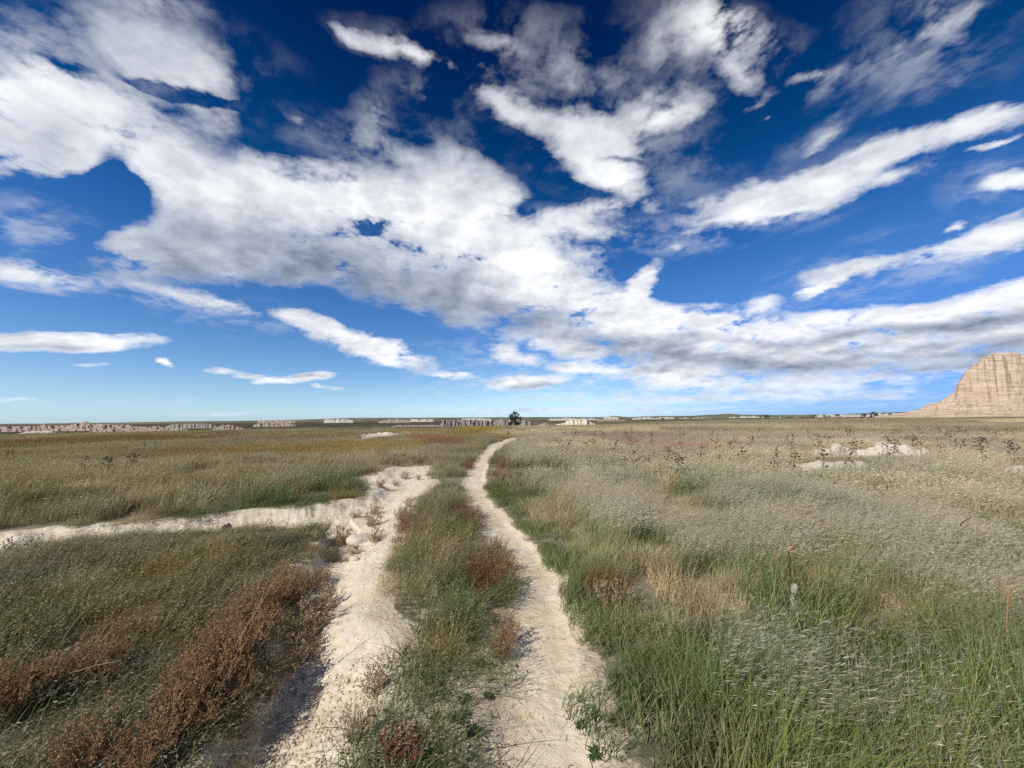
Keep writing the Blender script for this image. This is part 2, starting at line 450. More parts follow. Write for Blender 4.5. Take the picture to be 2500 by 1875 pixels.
# ------------------------------------------------------------------ grass
def plant_material(name, head_default=(.5, .45, .35)):
    m, t, out = new_mat(name)
    ic = t.attr('icol', 'INSTANCER', 1); hc = t.attr('hcol', 'INSTANCER', 1)
    rnd = t.attr('rnd'); head = t.attr('head'); ht = t.attr('ht')
    v = t.math('MULTIPLY_ADD', rnd, .95, .70)
    base = t.scale(ic, v)
    dry = t.math('MULTIPLY', t.rng(rnd, .80, .86), .75)
    base = t.mix(dry, base, (.33, .26, .14, 1))
    base = t.mix(t.math('MULTIPLY', t.rng(ht, .55, 1.0), .30), base, (.30, .25, .12, 1))
    hcol = t.scale(hc, t.math('MULTIPLY_ADD', rnd, .6, .7))
    col = t.mix(head, base, hcol)
    p = t.add('ShaderNodeBsdfPrincipled'); t.put(p, 'Base Color', col); p.inputs['Roughness'].default_value = .55; p.inputs['Specular IOR Level'].default_value = .35
    tr = t.add('ShaderNodeBsdfTranslucent'); t.put(tr, 0, t.mix(1.0, col, (1.15, 1.1, .7, 1), 'MULTIPLY'))
    mx = t.add('ShaderNodeMixShader'); mx.inputs[0].default_value = .34
    t.l.new(p.outputs[0], mx.inputs[1]); t.l.new(tr.outputs[0], mx.inputs[2]); t.l.new(mx.outputs[0], out.inputs[0])
    return m
m_grass = plant_material('grass_blades')

def blades(rng, n, rad_, h, hv, w_, lean, lean_dir=0.0, spread=1.0, seg=4, heads=0.0, hl=.022, hw=.0035, hn=8, span=.3, bend=1.0, square=False, tight=1.0):
    """many blades as one set of arrays: verts, quads, attributes"""
    if square:
        bx = rng.uniform(-rad_, rad_, n); by = rng.uniform(-rad_, rad_, n)
    else:
        a = rng.uniform(0, 2 * np.pi, n); rr = rad_ * np.sqrt(rng.uniform(0, 1, n)); bx = rr * np.cos(a); by = rr * np.sin(a)
    H = h * (1 + hv * rng.normal(0, 1, n)).clip(.35, 1.7)
    ld_ = lean_dir + rng.normal(0, spread, n)
    L = H * np.abs(lean * (1 + .6 * rng.normal(0, 1, n)))
    tt = np.linspace(0, 1, seg + 1)
    crv = rng.uniform(.8, 2.2, n) * bend
    P = np.zeros((n, seg + 1, 3))
    tl = tt[None, :] ** crv[:, None].clip(1, 3)
    P[:, :, 0] = bx[:, None] + np.cos(ld_)[:, None] * L[:, None] * tl
    P[:, :, 1] = by[:, None] + np.sin(ld_)[:, None] * L[:, None] * tl
    drop = np.minimum(L / H, 1.4)[:, None] * .35 * tt[None, :] ** 2
    P[:, :, 2] = H[:, None] * (tt[None, :] - drop * tt[None, :]) - .015
    fa = rng.uniform(0, np.pi, n)
    W = w_ * rng.uniform(.6, 1.3, n)
    wv = np.stack([np.cos(fa), np.sin(fa), rng.uniform(-.2, .2, n)], 1)[:, None, :] * (W[:, None] * (1 - tt[None, :] ** 1.6 * .92))[:, :, None] * .5
    V = np.stack([P - wv, P + wv], 2).reshape(n, -1, 3)
    base = np.arange(n)[:, None] * (2 * (seg + 1))
    k = np.arange(seg) * 2
    Q = np.stack([base + k, base + k + 1, base + k + 3, base + k + 2], -1).reshape(-1, 4)
    r_ = np.repeat(rng.uniform(0, 1, n), 2 * (seg + 1))
    ht_ = np.tile(np.repeat(tt, 2), n)
    V = V.reshape(-1, 3); hd = np.zeros(len(V))
    nh = int(n * heads)
    if nh:
        idx = rng.choice(n, nh, replace=False)
        s = rng.uniform(1 - span, 1.0, (nh, hn))
        i_ = np.clip((s * seg).astype(int), 0, seg - 1); f_ = s * seg - i_
        A = P[idx[:, None], i_] * (1 - f_[..., None]) + P[idx[:, None], i_ + 1] * f_[..., None]
        da = ld_[idx][:, None] + rng.normal(0, .45 * tight, (nh, hn))
        up = rng.uniform(0, .9 * (.4 + .6 * tight), (nh, hn))
        D = np.stack([np.cos(da), np.sin(da), up * .7], -1); D /= np.linalg.norm(D, axis=-1, keepdims=True)
        ln = hl * rng.uniform(.5, 1.4, (nh, hn))[..., None]
        sd = np.cross(D, rng.normal(0, 1, D.shape)); sd /= np.linalg.norm(sd, axis=-1, keepdims=True) + 1e-9
        ww = hw * rng.uniform(.6, 1.3, (nh, hn))[..., None] * .5
        hv_ = np.stack([A, A + D * ln * .5 - sd * ww, A + D * ln, A + D * ln * .5 + sd * ww], 2).reshape(-1, 3)
        hq = np.arange(len(hv_)).reshape(-1, 4) + len(V)
        V = np.concatenate([V, hv_]); Q = np.concatenate([Q, hq])
        rr2 = np.repeat(rng.uniform(0, 1, nh * hn), 4)
        r_ = np.concatenate([r_, rr2]); ht_ = np.concatenate([ht_, np.ones(len(rr2))]); hd = np.concatenate([hd, np.ones(len(rr2))])
    return V, Q, r_, hd, ht_

def merge(parts):
    V, Q, r_, h_, t_ = [], [], [], [], []; o = 0
    for p in parts:
        V.append(p[0]); Q.append(p[1] + o); r_.append(p[2]); h_.append(p[3]); t_.append(p[4]); o += len(p[0])
    return np.concatenate(V), np.concatenate(Q), np.concatenate(r_), np.concatenate(h_), np.concatenate(t_)

def leafy(rng, n, rad_, h, size):
    """small broad leaves low in the turf"""
    a = rng.uniform(0, 2 * np.pi, n); rr = rad_ * np.sqrt(rng.uniform(0, 1, n))
    A = np.stack([rr * np.cos(a), rr * np.sin(a), h * rng.uniform(0.05, 1, n)], 1)
    da = rng.uniform(0, 2 * np.pi, n)
    D = np.stack([np.cos(da), np.sin(da), rng.uniform(-.2, .8, n)], 1); D /= np.linalg.norm(D, axis=1, keepdims=True)
    sd = np.cross(D, rng.normal(0, 1, D.shape)); sd /= np.linalg.norm(sd, axis=1, keepdims=True) + 1e-9
    ln = (size * rng.uniform(.5, 1.5, n))[:, None]
    V = np.stack([A, A + D * ln * .5 - sd * ln * .2, A + D * ln, A + D * ln * .5 + sd * ln * .2], 1).reshape(-1, 3)
    Q = np.arange(len(V)).reshape(-1, 4)
    return V, Q, np.repeat(rng.uniform(0, .78, n), 4), np.zeros(len(V)), np.zeros(len(V)) + .3

TEMPL = {}
def template(kind, parts):
    V, Q, r_, h_, t_ = merge(parts)
    me = mesh_np(kind, V, Q, m_grass, {'rnd': r_, 'head': h_, 'ht': t_})
    TEMPL.setdefault(kind, []).append(me)

rg = np.random.default_rng(7)
for i in range(4):
    template('meadow', [blades(rg, 64, .18, .40, .2, .0030, .62, 0.25, .35, heads=1.0, hl=.030, hw=.0021, hn=13, span=.42, tight=.6),
                        blades(rg, 85, .19, .20, .35, .005, .5, 0.2, 1.6)])
for i in range(4):
    template('nearmeadow', [blades(rg, 60, .18, .36, .25, .0026, .75, 0.25, .35, heads=1.0, hl=.034, hw=.0013, hn=11, span=.42, tight=.4),
                            blades(rg, 60, .18, .28, .3, .0045, .8, .25, .7), blades(rg, 60, .19, .20, .35, .005, .5, 0.2, 1.6)])
for i in range(3):
    template('lush', [blades(rg, 150, .17, .15, .35, .0055, .55, 0.3, 1.8, seg=3), leafy(rg, 40, .17, .08, .025)])
for i in range(3):
    template('long', [blades(rg, 34, .12, .50, .28, .0058, 1.05, 0.25, .7, seg=6, heads=.05, hl=.02, hn=14, span=.25), blades(rg, 60, .16, .26, .35, .005, .6, .3, 1.2),
                      blades(rg, 34, .18, .40, .2, .0028, .70, 0.25, .35, heads=.8, hl=.030, hw=.0013, hn=8, span=.38, tight=.4)])
for i in range(4):
    template('turf', [blades(rg, 90, .17, .17, .4, .0042, .7, .3, 1.6), blades(rg, 34, .17, .27, .25, .003, .35, .3, .8, heads=.8, hl=.015, hw=.005, hn=8, span=.5), leafy(rg, 70, .18, .15, .022)])
for i in range(4):
    template('verge', [blades(rg, 60, .14, .24, .35, .0042, .7, .3, 2.0, seg=5), blades(rg, 26, .12, .34, .25, .003, .45, .3, 1.2, heads=.5, hl=.014, hn=7), leafy(rg, 30, .15, .08, .03)])
for i in range(3):
    template('midmeadow', [blades(rg, 150, .42, .40, .22, .009, .32, .25, .6, seg=2, heads=.9, hl=.055, hw=.010, hn=8, span=.42, square=True),
                           blades(rg, 160, .45, .24, .3, .013, .5, .3, 1.6, seg=2, square=True)])
for i in range(3):
    template('midturf', [blades(rg, 190, .45, .24, .3, .012, .5, .3, 1.4, seg=2, square=True), blades(rg, 90, .42, .34, .25, .009, .35, .25, .8, seg=2, heads=.7, hl=.035, hw=.010, hn=4, span=.5, square=True)])
for i in range(3):
    template('farpatch', [blades(rg, 260, 1.3, .42, .28, .035, .35, .25, .9, seg=1, square=True), blades(rg, 120, 1.3, .45, .2, .02, .3, .25, .8, seg=1, heads=.9, hl=.10, hw=.035, hn=3, span=.4, square=True)])

NAMES = list(TEMPL)
hidden = bpy.data.collections.new('grass_templates')      # never linked to the scene
ORDER = []
for kind in NAMES:
    for j, me in enumerate(TEMPL[kind]):
        o = bpy.data.objects.new('%03d_%s' % (len(ORDER), kind), me)
        hidden.objects.link(o); ORDER.append(kind)
FIRST = {k: ORDER.index(k) for k in NAMES}; COUNT = {k: ORDER.count(k) for k in NAMES}

def scatter_tree():
    g = bpy.data.node_groups.new('scatter_grass', 'GeometryNodeTree')
    g.interface.new_socket('Geometry', in_out='INPUT', socket_type='NodeSocketGeometry')
    g.interface.new_socket('Geometry', in_out='OUTPUT', socket_type='NodeSocketGeometry')
    N = g.nodes; L = g.links
    gi = N.new('NodeGroupInput'); go = N.new('NodeGroupOutput')
    ci = N.new('GeometryNodeCollectionInfo'); ci.inputs['Collection'].default_value = hidden
    ci.inputs['Separate Children'].default_value = True; ci.inputs['Reset Children'].default_value = True
    iop = N.new('GeometryNodeInstanceOnPoints'); iop.inputs['Pick Instance'].default_value = True
    def na(name, typ):
        n = N.new('GeometryNodeInputNamedAttribute'); n.data_type = typ; n.inputs['Name'].default_value = name; return n.outputs[0]
    m2p = N.new('GeometryNodeMeshToPoints')
    L.new(gi.outputs[0], m2p.inputs[0]); L.new(m2p.outputs[0], iop.inputs['Points'])
    L.new(ci.outputs[0], iop.inputs['Instance'])
    L.new(na('idx', 'INT'), iop.inputs['Instance Index'])
    L.new(na('rot', 'FLOAT_VECTOR'), iop.inputs['Rotation']); L.new(na('scl', 'FLOAT_VECTOR'), iop.inputs['Scale'])
    L.new(iop.outputs[0], go.inputs[0])
    return g
SC_TREE = scatter_tree()

def scatter(name, pts, idx, rotz, scl, icol, hcol, label, cat):
    n = len(pts)
    me = bpy.data.meshes.new(name); me.vertices.add(n); me.vertices.foreach_set('co', pts.astype(np.float32).ravel())
    a = me.attributes.new('idx', 'INT', 'POINT'); a.data.foreach_set('value', idx.astype(np.int32))
    rot = np.zeros((n, 3)); rot[:, 2] = rotz
    for k, v_ in (('rot', rot), ('scl', scl), ('icol', icol), ('hcol', hcol)):
        a = me.attributes.new(k, 'FLOAT_VECTOR', 'POINT'); a.data.foreach_set('vector', np.asarray(v_, np.float32).ravel())
    me.materials.append(m_grass)
    o = link(name, me)
    md = o.modifiers.new('scatter', 'NODES'); md.node_group = SC_TREE
    return tag(o, label, cat, kind='stuff')

def ring_points(rng, r0, r1, dens, half=57):
    area = (r1 * r1 - r0 * r0) * math.radians(half)
    n = int(area * dens)
    r = np.sqrt(rng.uniform(r0 * r0, r1 * r1, n)); a = np.radians(rng.uniform(-half, half, n))
    return r * np.sin(a), r * np.cos(a)

def lay(rng, r0, r1, dens, half=57):
    x, y = ring_points(rng, r0, r1, dens, half)
    z, tr, wa, ba, bi = height(x, y, False)
    mar = np.where(r0 > 8, .12, .02)
    keep = (tr < -mar) & (wa < -.03 + (rng.uniform(0, 1, len(x)) < .02) * .5) & (ba < 0.02)
    # the verge between wash and trail is thin near the camera
    vb = (x < -.05) & (wa > -1.5) & (tr > -1.4) & (y < 3.6) & (wa < 0) & (tr < 0)
    keep &= ~(vb & (fbm(x * 3.1, y * 3.1, 3, 90) > .68 + .05 * (y - 1.5)))
    keep &= rng.uniform(0, 1, len(x)) < np.clip(np.where(x > split_x(y), .75, .5) + np.clip(-np.maximum(tr, wa), 0, 1) * 4, 0, 1)
    x, y, z, tr, wa = x[keep], y[keep], z[keep], tr[keep], wa[keep]
    return x, y, z, tr, wa

def pack(rng, x, y, z, kind, c, scale, head_c, hz_scale=None, rotspread=.35):
    n = len(x)
    idx = np.zeros(n, int)
    for k in set(kind):
        m = kind == k
        idx[m] = FIRST[k] + rng.integers(0, COUNT[k], m.sum())
    s = scale * rng.uniform(.8, 1.22, n)
    sz = s if hz_scale is None else s * hz_scale
    scl = np.stack([s * rng.choice([1, 1], n), s, sz], 1)
    rz = rng.normal(0, rotspread, n)
    c = c * rng.uniform(.72, 1.3, (n, 1)) * rng.uniform(.93, 1.07, (n, 3))
    return np.stack([x, y, z], 1), idx, rz, scl, c.clip(0, .8), head_c.clip(0, .8)

LOWG = [poly_world(p) for p in ([(1960, 1108), (2290, 1104), (2300, 1132), (2120, 1134), (1950, 1130)], [(1915, 1140), (2130, 1134), (2140, 1168), (1915, 1172)], [(2440, 1140), (2600, 1140), (2600, 1195), (2430, 1190)])]
def low_grass(x, y):
    o = np.ones(x.shape)
    for p in LOWG:
        sd_, _ = poly_sd(x, y, p); o = np.minimum(o, 1 - .68 * sstep(-.25, .25, sd_))
    return o
# ---- near and middle grass
rg = np.random.default_rng(21)
def build_zone(r0, r1, dens, mode, name, label, half=57, side=None):
    x, y, z, tr, wa = lay(rg, r0, r1, dens, half)
    right = x > split_x(y)
    if side == 'r': m = right
    elif side == 'l': m = ~right
    else: m = np.ones(len(x), bool)
    x, y, z, tr, wa, right = x[m], y[m], z[m], tr[m], wa[m], right[m]
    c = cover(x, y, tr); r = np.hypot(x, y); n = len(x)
    tn = fbm(x * .8, y * .8, 3, 95)
    pale = lerp(np.array([.58, .49, .36]) + np.zeros((n, 3)), np.array([.68, .62, .54]), rg.uniform(0, 1, n))
    lum = c.mean(1, keepdims=True)
    if mode == 'near':
        kind = np.full(n, 'meadow', dtype='U12')
        lt = np.clip(-tr, 0, 9)
        kind[right & (r < 3.9 + .8 * tn)] = 'nearmeadow'
        kind[right & (lt < .55 + .5 * tn)] = 'lush'
        lush2 = right & (fbm(x * 1.0, y * 1.0, 3, 96) > .58) & (y < 12)
        kind[lush2] = 'lush'
        br = right & (y < 3.3) & (tn > .46) & (lt > .5)
        kind[br] = 'long'
        verge = ~right & (x > -2.6) & (wa > -1.9) & (tr > -1.6) & (lt < 2) & (poly_sd(x, y, VERGE)[0] > 0)
        kind[~right] = 'turf'
        kind[verge] = 'verge'
        vs = np.ones(n); vs[kind == 'lush'] = .9
        edge = np.clip(.55 + np.clip(-np.maximum(tr, wa), 0, 1) * 1.0, .55, 1.0)
        hs = edge * (.45 + 1.15 * fbm(x * 1.5, y * 1.5, 3, 97)) * np.where(kind == 'verge', .78, 1)
        hs = np.where(kind == 'turf', hs * (.50 + .38 * sstep(0, 2.2, -wa)), hs)
        hs = hs * low_grass(x, y)
        gg = c.copy()
        gg = np.where(((kind == 'meadow') | (kind == 'nearmeadow'))[:, None], lerp(PAL['green'] * 1.5 + np.zeros((n, 3)), c * .9, .38 + .5 * sstep(2, 8, r)), gg)
        yel = np.array([.20, .19, .045])
        gg = np.where((kind == 'long')[:, None], lerp(yel + np.zeros((n, 3)), PAL['green'] * 1.5, rg.uniform(0, 1, n)), gg)
        hc = np.where(((kind == 'meadow') | (kind == 'nearmeadow'))[:, None], pale, lerp(c * 1.6, pale, np.full(n, .45)))
        hc = np.where((kind == 'turf')[:, None], lerp(c * 1.7, pale * .8, np.full(n, .45)), hc)
        d_ = pack(rg, x, y, z, kind, gg, vs, hc, hs)
    elif mode == 'mid':
        kind = np.where(right, 'midmeadow', 'midturf').astype('U12')
        low = right & (np.clip(-tr, 0, 9) < 1.0)
        kind[low] = 'midturf'
        gg = np.where((kind == 'midmeadow')[:, None], lerp(PAL['green'] * 1.5 + np.zeros((n, 3)), c, .70 + .3 * sstep(9, 20, r)), c)
        hc = lerp(c * 1.5, pale, np.where(right, .60, .32))
        hs = np.clip(.5 + np.clip(-np.maximum(tr, wa), 0, 1) * .6, .5, 1.0) * (.75 + .5 * fbm(x * .5, y * .5, 3, 98))
        hs = hs * low_grass(x, y)
        s = np.clip(.75 + (r - r0) / (r1 - r0) * .5, .7, 1.3)
        s = np.where(np.maximum(tr, wa) > -.6, s * .55, s)
        d_ = pack(rg, x, y, z, kind, gg, s, hc, hs / s * .95)
    else:
        kind = np.full(n, 'farpatch')
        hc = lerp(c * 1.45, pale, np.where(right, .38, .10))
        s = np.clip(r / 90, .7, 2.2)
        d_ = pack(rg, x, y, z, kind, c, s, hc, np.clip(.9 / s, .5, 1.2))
    scatter(name, *d_, label, 'grass')

VERGE = poly_world([(1040, 1090), (1115, 1060), (1190, 1130), (1130, 1180), (1125, 1225), (1180, 1300), (1250, 1400), (1250, 1550), (1210, 1700), (1180, 2050), (780, 2050),
                    (861, 1875), (925, 1749), (955, 1655), (900, 1505), (925, 1430), (966, 1322), (975, 1265), (1030, 1208), (1060, 1172)])
build_zone(.9, 9, 34, 'near', 'tall_grass', 'tall pale-headed prairie grass and green blades close on the right of the trail', side='r')
build_zone(.9, 9, 40, 'near', 'short_grass', 'dark tangled turf and verge grass close on the left of the trail', side='l')
build_zone(8.5, 36, 4.2, 'mid', 'silvery_grass', 'silvery tan seeding grass in the middle distance right of the trail', side='r')
build_zone(8.5, 36, 4.6, 'mid', 'olive_grass', 'olive and grey-green grass beyond the wash in the middle distance', side='l')
build_zone(34, 85, .55, 'far', 'plain_grass', 'low tan and brown grass across the plain beyond the rise')
build_zone(85, 260, .10, 'far', 'distant_grass', 'thin bands of distant grass, coloured darker for cloud shadow, below the far badlands')

def bank_tufts():
    x, y = ring_points(rg, 1.1, 7, 60, 57)
    z, tr, wa, ba, bi = height(x, y, False)
    k = (bi < 9) & (wa > -.06) & (wa < .03 + .26 * fbm(x * 2.2, y * 2.2, 3, 120)) & (x < -.9)
    x, y, z = x[k], y[k], z[k]; n = len(x)
    c = lerp(PAL['tan'] * .75 + np.zeros((n, 3)), PAL['olive'] * .8, rg.uniform(0, 1, n))
    kind = np.where(rg.uniform(0, 1, n) < .5, 'verge', 'turf').astype('U12')
    d_ = pack(rg, x, y, z, kind, c, .75, c * 1.7, np.full(n, .6), rotspread=3)
    scatter('bank_grass', *d_, 'dry tan and olive grass hanging down the left bank of the wash', 'grass')
bank_tufts()
# ------------------------------------------------------------------ rock and badland materials
def rock_material(name, base, band, dark, strata=1.0, bands=8.0, bstr=.7, bdist=.05, nscale=4.0, vert=0.0, ledge=0):
    m, t, out = new_mat(name)
    pos = t.add('ShaderNodeTexCoord').outputs['Object']
    p = t.sep(pos)
    wob = t.noise(pos, nscale * .15, 5, .6)
    hz_ = t.math('MULTIPLY_ADD', wob, 2.2, t.math('MULTIPLY', p[2], bands))
    st = t.noise(t.comb(t.math('MULTIPLY', p[0], .05), t.math('MULTIPLY', p[1], .05), hz_), 1.0, 6, .7)
    col = t.mix(t.math('MULTIPLY', t.rng(st, .42, .60), strata), base, band)
    col = t.mix(t.math('MULTIPLY', t.rng(t.noise(pos, nscale, 7, .7), .54, .70), .45), col, dark)
    if ledge:
        lg = t.noise(t.comb(t.math('MULTIPLY', p[0], .07), t.math('MULTIPLY', p[1], .07), t.math('MULTIPLY', p[2], .55)), 1.0, 7, .75)
        col = t.mix(t.math('MULTIPLY', t.rng(lg, .56, .62), .75), col, dark)
    h = t.math('ADD', t.math('MULTIPLY', t.noise(pos, nscale * 1.2, 8, .7), .7), t.math('MULTIPLY', st, .6))
    if vert:
        vv = t.noise(t.comb(t.math('MULTIPLY', p[0], vert), t.math('MULTIPLY', p[1], vert), t.math('MULTIPLY', p[2], vert * .08)), 1.0, 5, .6)
        h = t.math('MULTIPLY_ADD', vv, 1.4, h)
        col = t.mix(t.math('MULTIPLY', t.rng(vv, .52, .66), .35), col, dark)
    principled(t, out, col, .95, h, bstr, bdist, .1)
    return m
m_butte = rock_material('layered_tan_rock', (.58, .455, .335, 1), (.46, .34, .24, 1), (.26, .19, .14, 1), 1.0, .45, 1.0, 1.6, .35, 0, 1)
m_rock = rock_material('pale_crusted_rock', (.62, .55, .44, 1), (.55, .47, .36, 1), (.33, .27, .20, 1), .6, 6, .9, .06, 5)
m_mound = rock_material('pinkish_mound_clay', (.36, .29, .235, 1), (.28, .21, .17, 1), (.25, .19, .15, 1), .9, .5, .9, .5, .3, .25)
m_mesa = rock_material('grey_fluted_clay', (.31, .27, .24, 1), (.27, .23, .21, 1), (.16, .14, .13, 1), .8, .35, 1.0, .8, .2, .5)
m_pale = rock_material('white_badland_clay', (.50, .465, .395, 1), (.40, .36, .29, 1), (.36, .32, .26, 1), .7, .12, .9, 1.5, .08, .08)

def ridge(name, mat, A, B, prof, depth, cross, nu=160, nv=40, flute=(0, 1), rough=(0, 1), terr=0, seed=1, base_drop=1.0, smooth=False, toe=None, expo=1.0, crest=0.45, away=None):
    """a rock body: prof = [(s, height)] along A-B (world x,y), cross = [(t, share of height)] from the front foot to the back foot"""
    A = np.array(A, float); B = np.array(B, float)
    L = np.linalg.norm(B - A); ax = (B - A) / L
    mid_ = (A + B) / 2 if away is None else np.array(away, float)
    nrm = mid_ / np.linalg.norm(mid_)
    s = np.linspace(0, 1, nu); v = np.linspace(0, 1, nv)
    S, Tv = np.meshgrid(s, v, indexing='ij')
    H = np.interp(S, [p[0] for p in prof], [p[1] for p in prof])
    Hm = max(p[1] for p in prof)
    xl = S * L
    fl_ = (1 - np.abs(2 * fbm(xl / flute[1], Tv * 1.5 + seed, 4, seed) - 1)) if flute[0] else np.zeros(S.shape)
    fl2 = fbm(xl / flute[1] * 3, Tv * 4, 3, seed + 5)
    t2 = Tv - flute[0] * (fl_ - .6) * np.sin(np.pi * np.clip(Tv, 0, 1)) ** .5 * .25 - flute[0] * (fl2 - .5) * .06
    g = np.interp(np.clip(t2, 0, 1), [c[0] for c in cross], [c[1] for c in cross])
    g = g ** expo
    Z = H * g
    if rough[0]:
        X_ = A[0] + ax[0] * xl; Y_ = A[1] + ax[1] * xl + Tv * depth
        n = fbm(X_ / rough[1] + seed, Y_ / rough[1], 5, seed + 9, .55) - .5
        Z = Z + rough[0] * n * Hm * np.clip(Z / Hm * 4, 0, 1)
    if terr:
        st = Hm / terr
        k = Z / st + (fbm(xl / L * 9, Tv * 3, 3, seed + 3) - .5) * .7
        f = k - np.floor(k)
        Z2 = (np.floor(k) + sstep(.35, .75, f)) * st - (fbm(xl / L * 9, Tv * 3, 3, seed + 3) - .5) * .7 * st
        Z = Z * .45 + Z2 * .55
    endf = sstep(0, .02, S) * sstep(1, .98, S)
    Dp = depth * (.35 + .65 * np.clip(H / Hm, 0, 1) ** .7)
    off = Tv * Dp - crest * Dp
    PX = A[0] + ax[0] * xl + nrm[0] * off; PY = A[1] + ax[1] * xl + nrm[1] * off
    jx = (fbm(xl / (L * .03), Tv * 8, 3, seed + 12) - .5) * Dp * .05
    PX = PX + nrm[0] * jx * (Tv < .95); PY = PY + nrm[1] * jx
    edge = (Tv <= 0) | (Tv >= 1) | (S <= 0) | (S >= 1)
    ex = .5 * (A + B)
    gz = base_z(PX, PY) if np.hypot(*ex) > 60 else height(PX.ravel(), PY.ravel(), False)[0].reshape(PX.shape)
    PZ = gz + np.where(edge, -base_drop, np.maximum(Z, -base_drop * .3) * 1.0)
    o0 = np.array([ex[0], ex[1], float(gz.mean())])
    V = np.stack([PX, PY, PZ], -1).reshape(-1, 3) - o0
    i = (np.arange(nu - 1)[:, None] * nv + np.arange(nv - 1)[None, :]).ravel()
    Q = np.stack([i, i + nv, i + nv + 1, i + 1], 1)
    # closing floor
    c = len(V); V = np.concatenate([V, [[0, 0, -base_drop * 1.5 - (gz.mean() - gz.min())]]])
    rim = list(range(0, nu * nv, nv)) + list(range((nu - 1) * nv + 1, nu * nv)) + list(range(nu * nv - 1 - nv, nv - 2, -nv)) + list(range(nv - 2, 0, -1))
    T_ = np.array([[rim[k], c, rim[(k + 1) % len(rim)]] for k in range(len(rim))])
    me = mesh_np(name, V, [Q, T_], mat, smooth=smooth)
    return link(name, me, loc=tuple(o0))

def px_prof(A, B, pts, base_row_fn=None):
    """profile heights from points (px, py) of the skyline, at the distance of the line A-B"""
    A = np.array(A); B = np.array(B); out = []
    for px, py in pts:
        d = pix_dir(px, py)
        # intersect the ray's bearing with the line
        n = np.array([d.y, -d.x]); e = B - A
        s = -(A @ n) / (e @ n)
        P = A + e * s
        r = np.hypot(*P); h = EYE + d.z / math.hypot(d.x, d.y) * r - float(base_z(P[0], P[1]))
        out.append((s, max(h, 0.0)))
    out.sort()
    return out

MESA = [(0, 0), (.12, .10), (.28, .85), (.33, 1), (.8, 1), (.92, .5), (1, 0)]
KNOB = [(0, 0), (.25, .45), (.45, .95), (.55, 1), (.75, .6), (1, 0)]

# the great butte at the right edge
A = at_dist(2130, 560, 1018); B = at_dist(3150, 560, 1015); B = (B[0] * 1.0, B[1] * 1.0)
A = (pix_dir(2130, 1018).x / pix_dir(2130, 1018).y * 430, 430); B = (pix_dir(2900, 1018).x / pix_dir(2900, 1018).y * 400, 400)
bp = [(2140, 1018), (2170, 1013), (2210, 1006), (2245, 998), (2272, 985), (2292, 982), (2308, 971), (2327, 958), (2334, 944), (2341, 930), (2349, 919), (2354, 908), (2363, 902), (2372, 893), (2384, 887), (2392, 880), (2398, 874),
      (2406, 871), (2416, 864), (2428, 861), (2458, 860.5), (2488, 862), (2540, 860), (2620, 864), (2680, 900), (2740, 950), (2800, 1000), (2860, 1014)]
o = ridge('sandstone_butte', m_butte, A, B, px_prof(A, B, bp), 190, [(0, 0), (.03, .035), (.07, .05), (.09, .085), (.14, .10), (.16, .13), (.20, .145), (.34, .52), (.40, .80), (.43, .96), (.46, 1), (.75, 1), (.9, .4), (1, 0)],
          1000, 300, (.22, 30), (.035, 6), 26, 5, 6, away=ground_at(2390, 1018))
tag(o, 'tall layered tan sandstone butte with a flat top at the far right', 'butte')

# mesas and mounds on the skyline
def sky_ridge(name, label, cat, mat, pts, dist, depth, cross, group=None, **kw):
    x0, x1 = pts[0][0], pts[-1][0]
    dA, dB = pix_dir(x0, 1020), pix_dir(x1, 1020)
    A = (dA.x / dA.y * dist, dist); B = (dB.x / dB.y * dist, dist)
    o = ridge(name, mat, A, B, px_prof(A, B, pts), depth, cross, **kw)
    tag(o, label, cat, group)
    return o
sky_ridge('clay_mesa', 'grey fluted clay mesa with a flat top just left of the lone tree', 'mesa', m_mesa,
          [(1074, 1041), (1080, 1028), (1084, 1025.5), (1120, 1026), (1160, 1025.5), (1196, 1027), (1203, 1033), (1212, 1040)], 330, 40, MESA, nu=500, nv=60, flute=(1.3, 3.2), rough=(.04, 3), terr=5, seed=11, base_drop=2)
sky_ridge('clay_mesa', 'dark grey low mesa right behind the lone tree', 'mesa', m_mesa,
          [(1203, 1034), (1210, 1024), (1240, 1024), (1262, 1025), (1285, 1026), (1296, 1030), (1300, 1035)], 420, 40, MESA, nu=300, nv=40, flute=(1.2, 5), rough=(.04, 3), terr=4, seed=12, base_drop=2)
sky_ridge('clay_mesa', 'small buff mesa with a pale left flank, left of centre on the skyline', 'mesa', m_mound,
          [(619, 1038), (630, 1033), (650, 1031.6), (672, 1032.4), (690, 1031.8), (708, 1033.5), (722, 1037)], 620, 60, MESA, nu=260, nv=40, flute=(1.2, 7), rough=(.04, 5), terr=4, seed=13, base_drop=2)
sky_ridge('clay_ridge', 'long low grey clay ridge running left from the fluted mesa', 'ridge', m_mesa,
          [(835, 1049), (850, 1046), (872, 1041.5), (885, 1044), (905, 1043), (920, 1041.5), (945, 1043), (975, 1037.5), (1010, 1038), (1050, 1037), (1078, 1038), (1090, 1041)], 260, 24, KNOB, nu=400, nv=36, flute=(1.2, 2.4), rough=(.25, 2.5), seed=14, base_drop=1.5)
sky_ridge('eroded_mound', 'broad cream and pink eroded mound right of the lone tree', 'mound', m_rock,
          [(1340, 1041), (1360, 1036), (1378, 1032), (1388, 1025), (1395, 1023.5), (1415, 1024), (1432, 1023.5), (1438, 1027), (1447, 1033), (1456, 1037)], 250, 30, [(0, 0), (.2, .25), (.3, .6), (.4, 1), (.7, 1), (1, 0)], nu=300, nv=50, flute=(1, 3), rough=(.10, 3), terr=6, seed=15, base_drop=1.5)
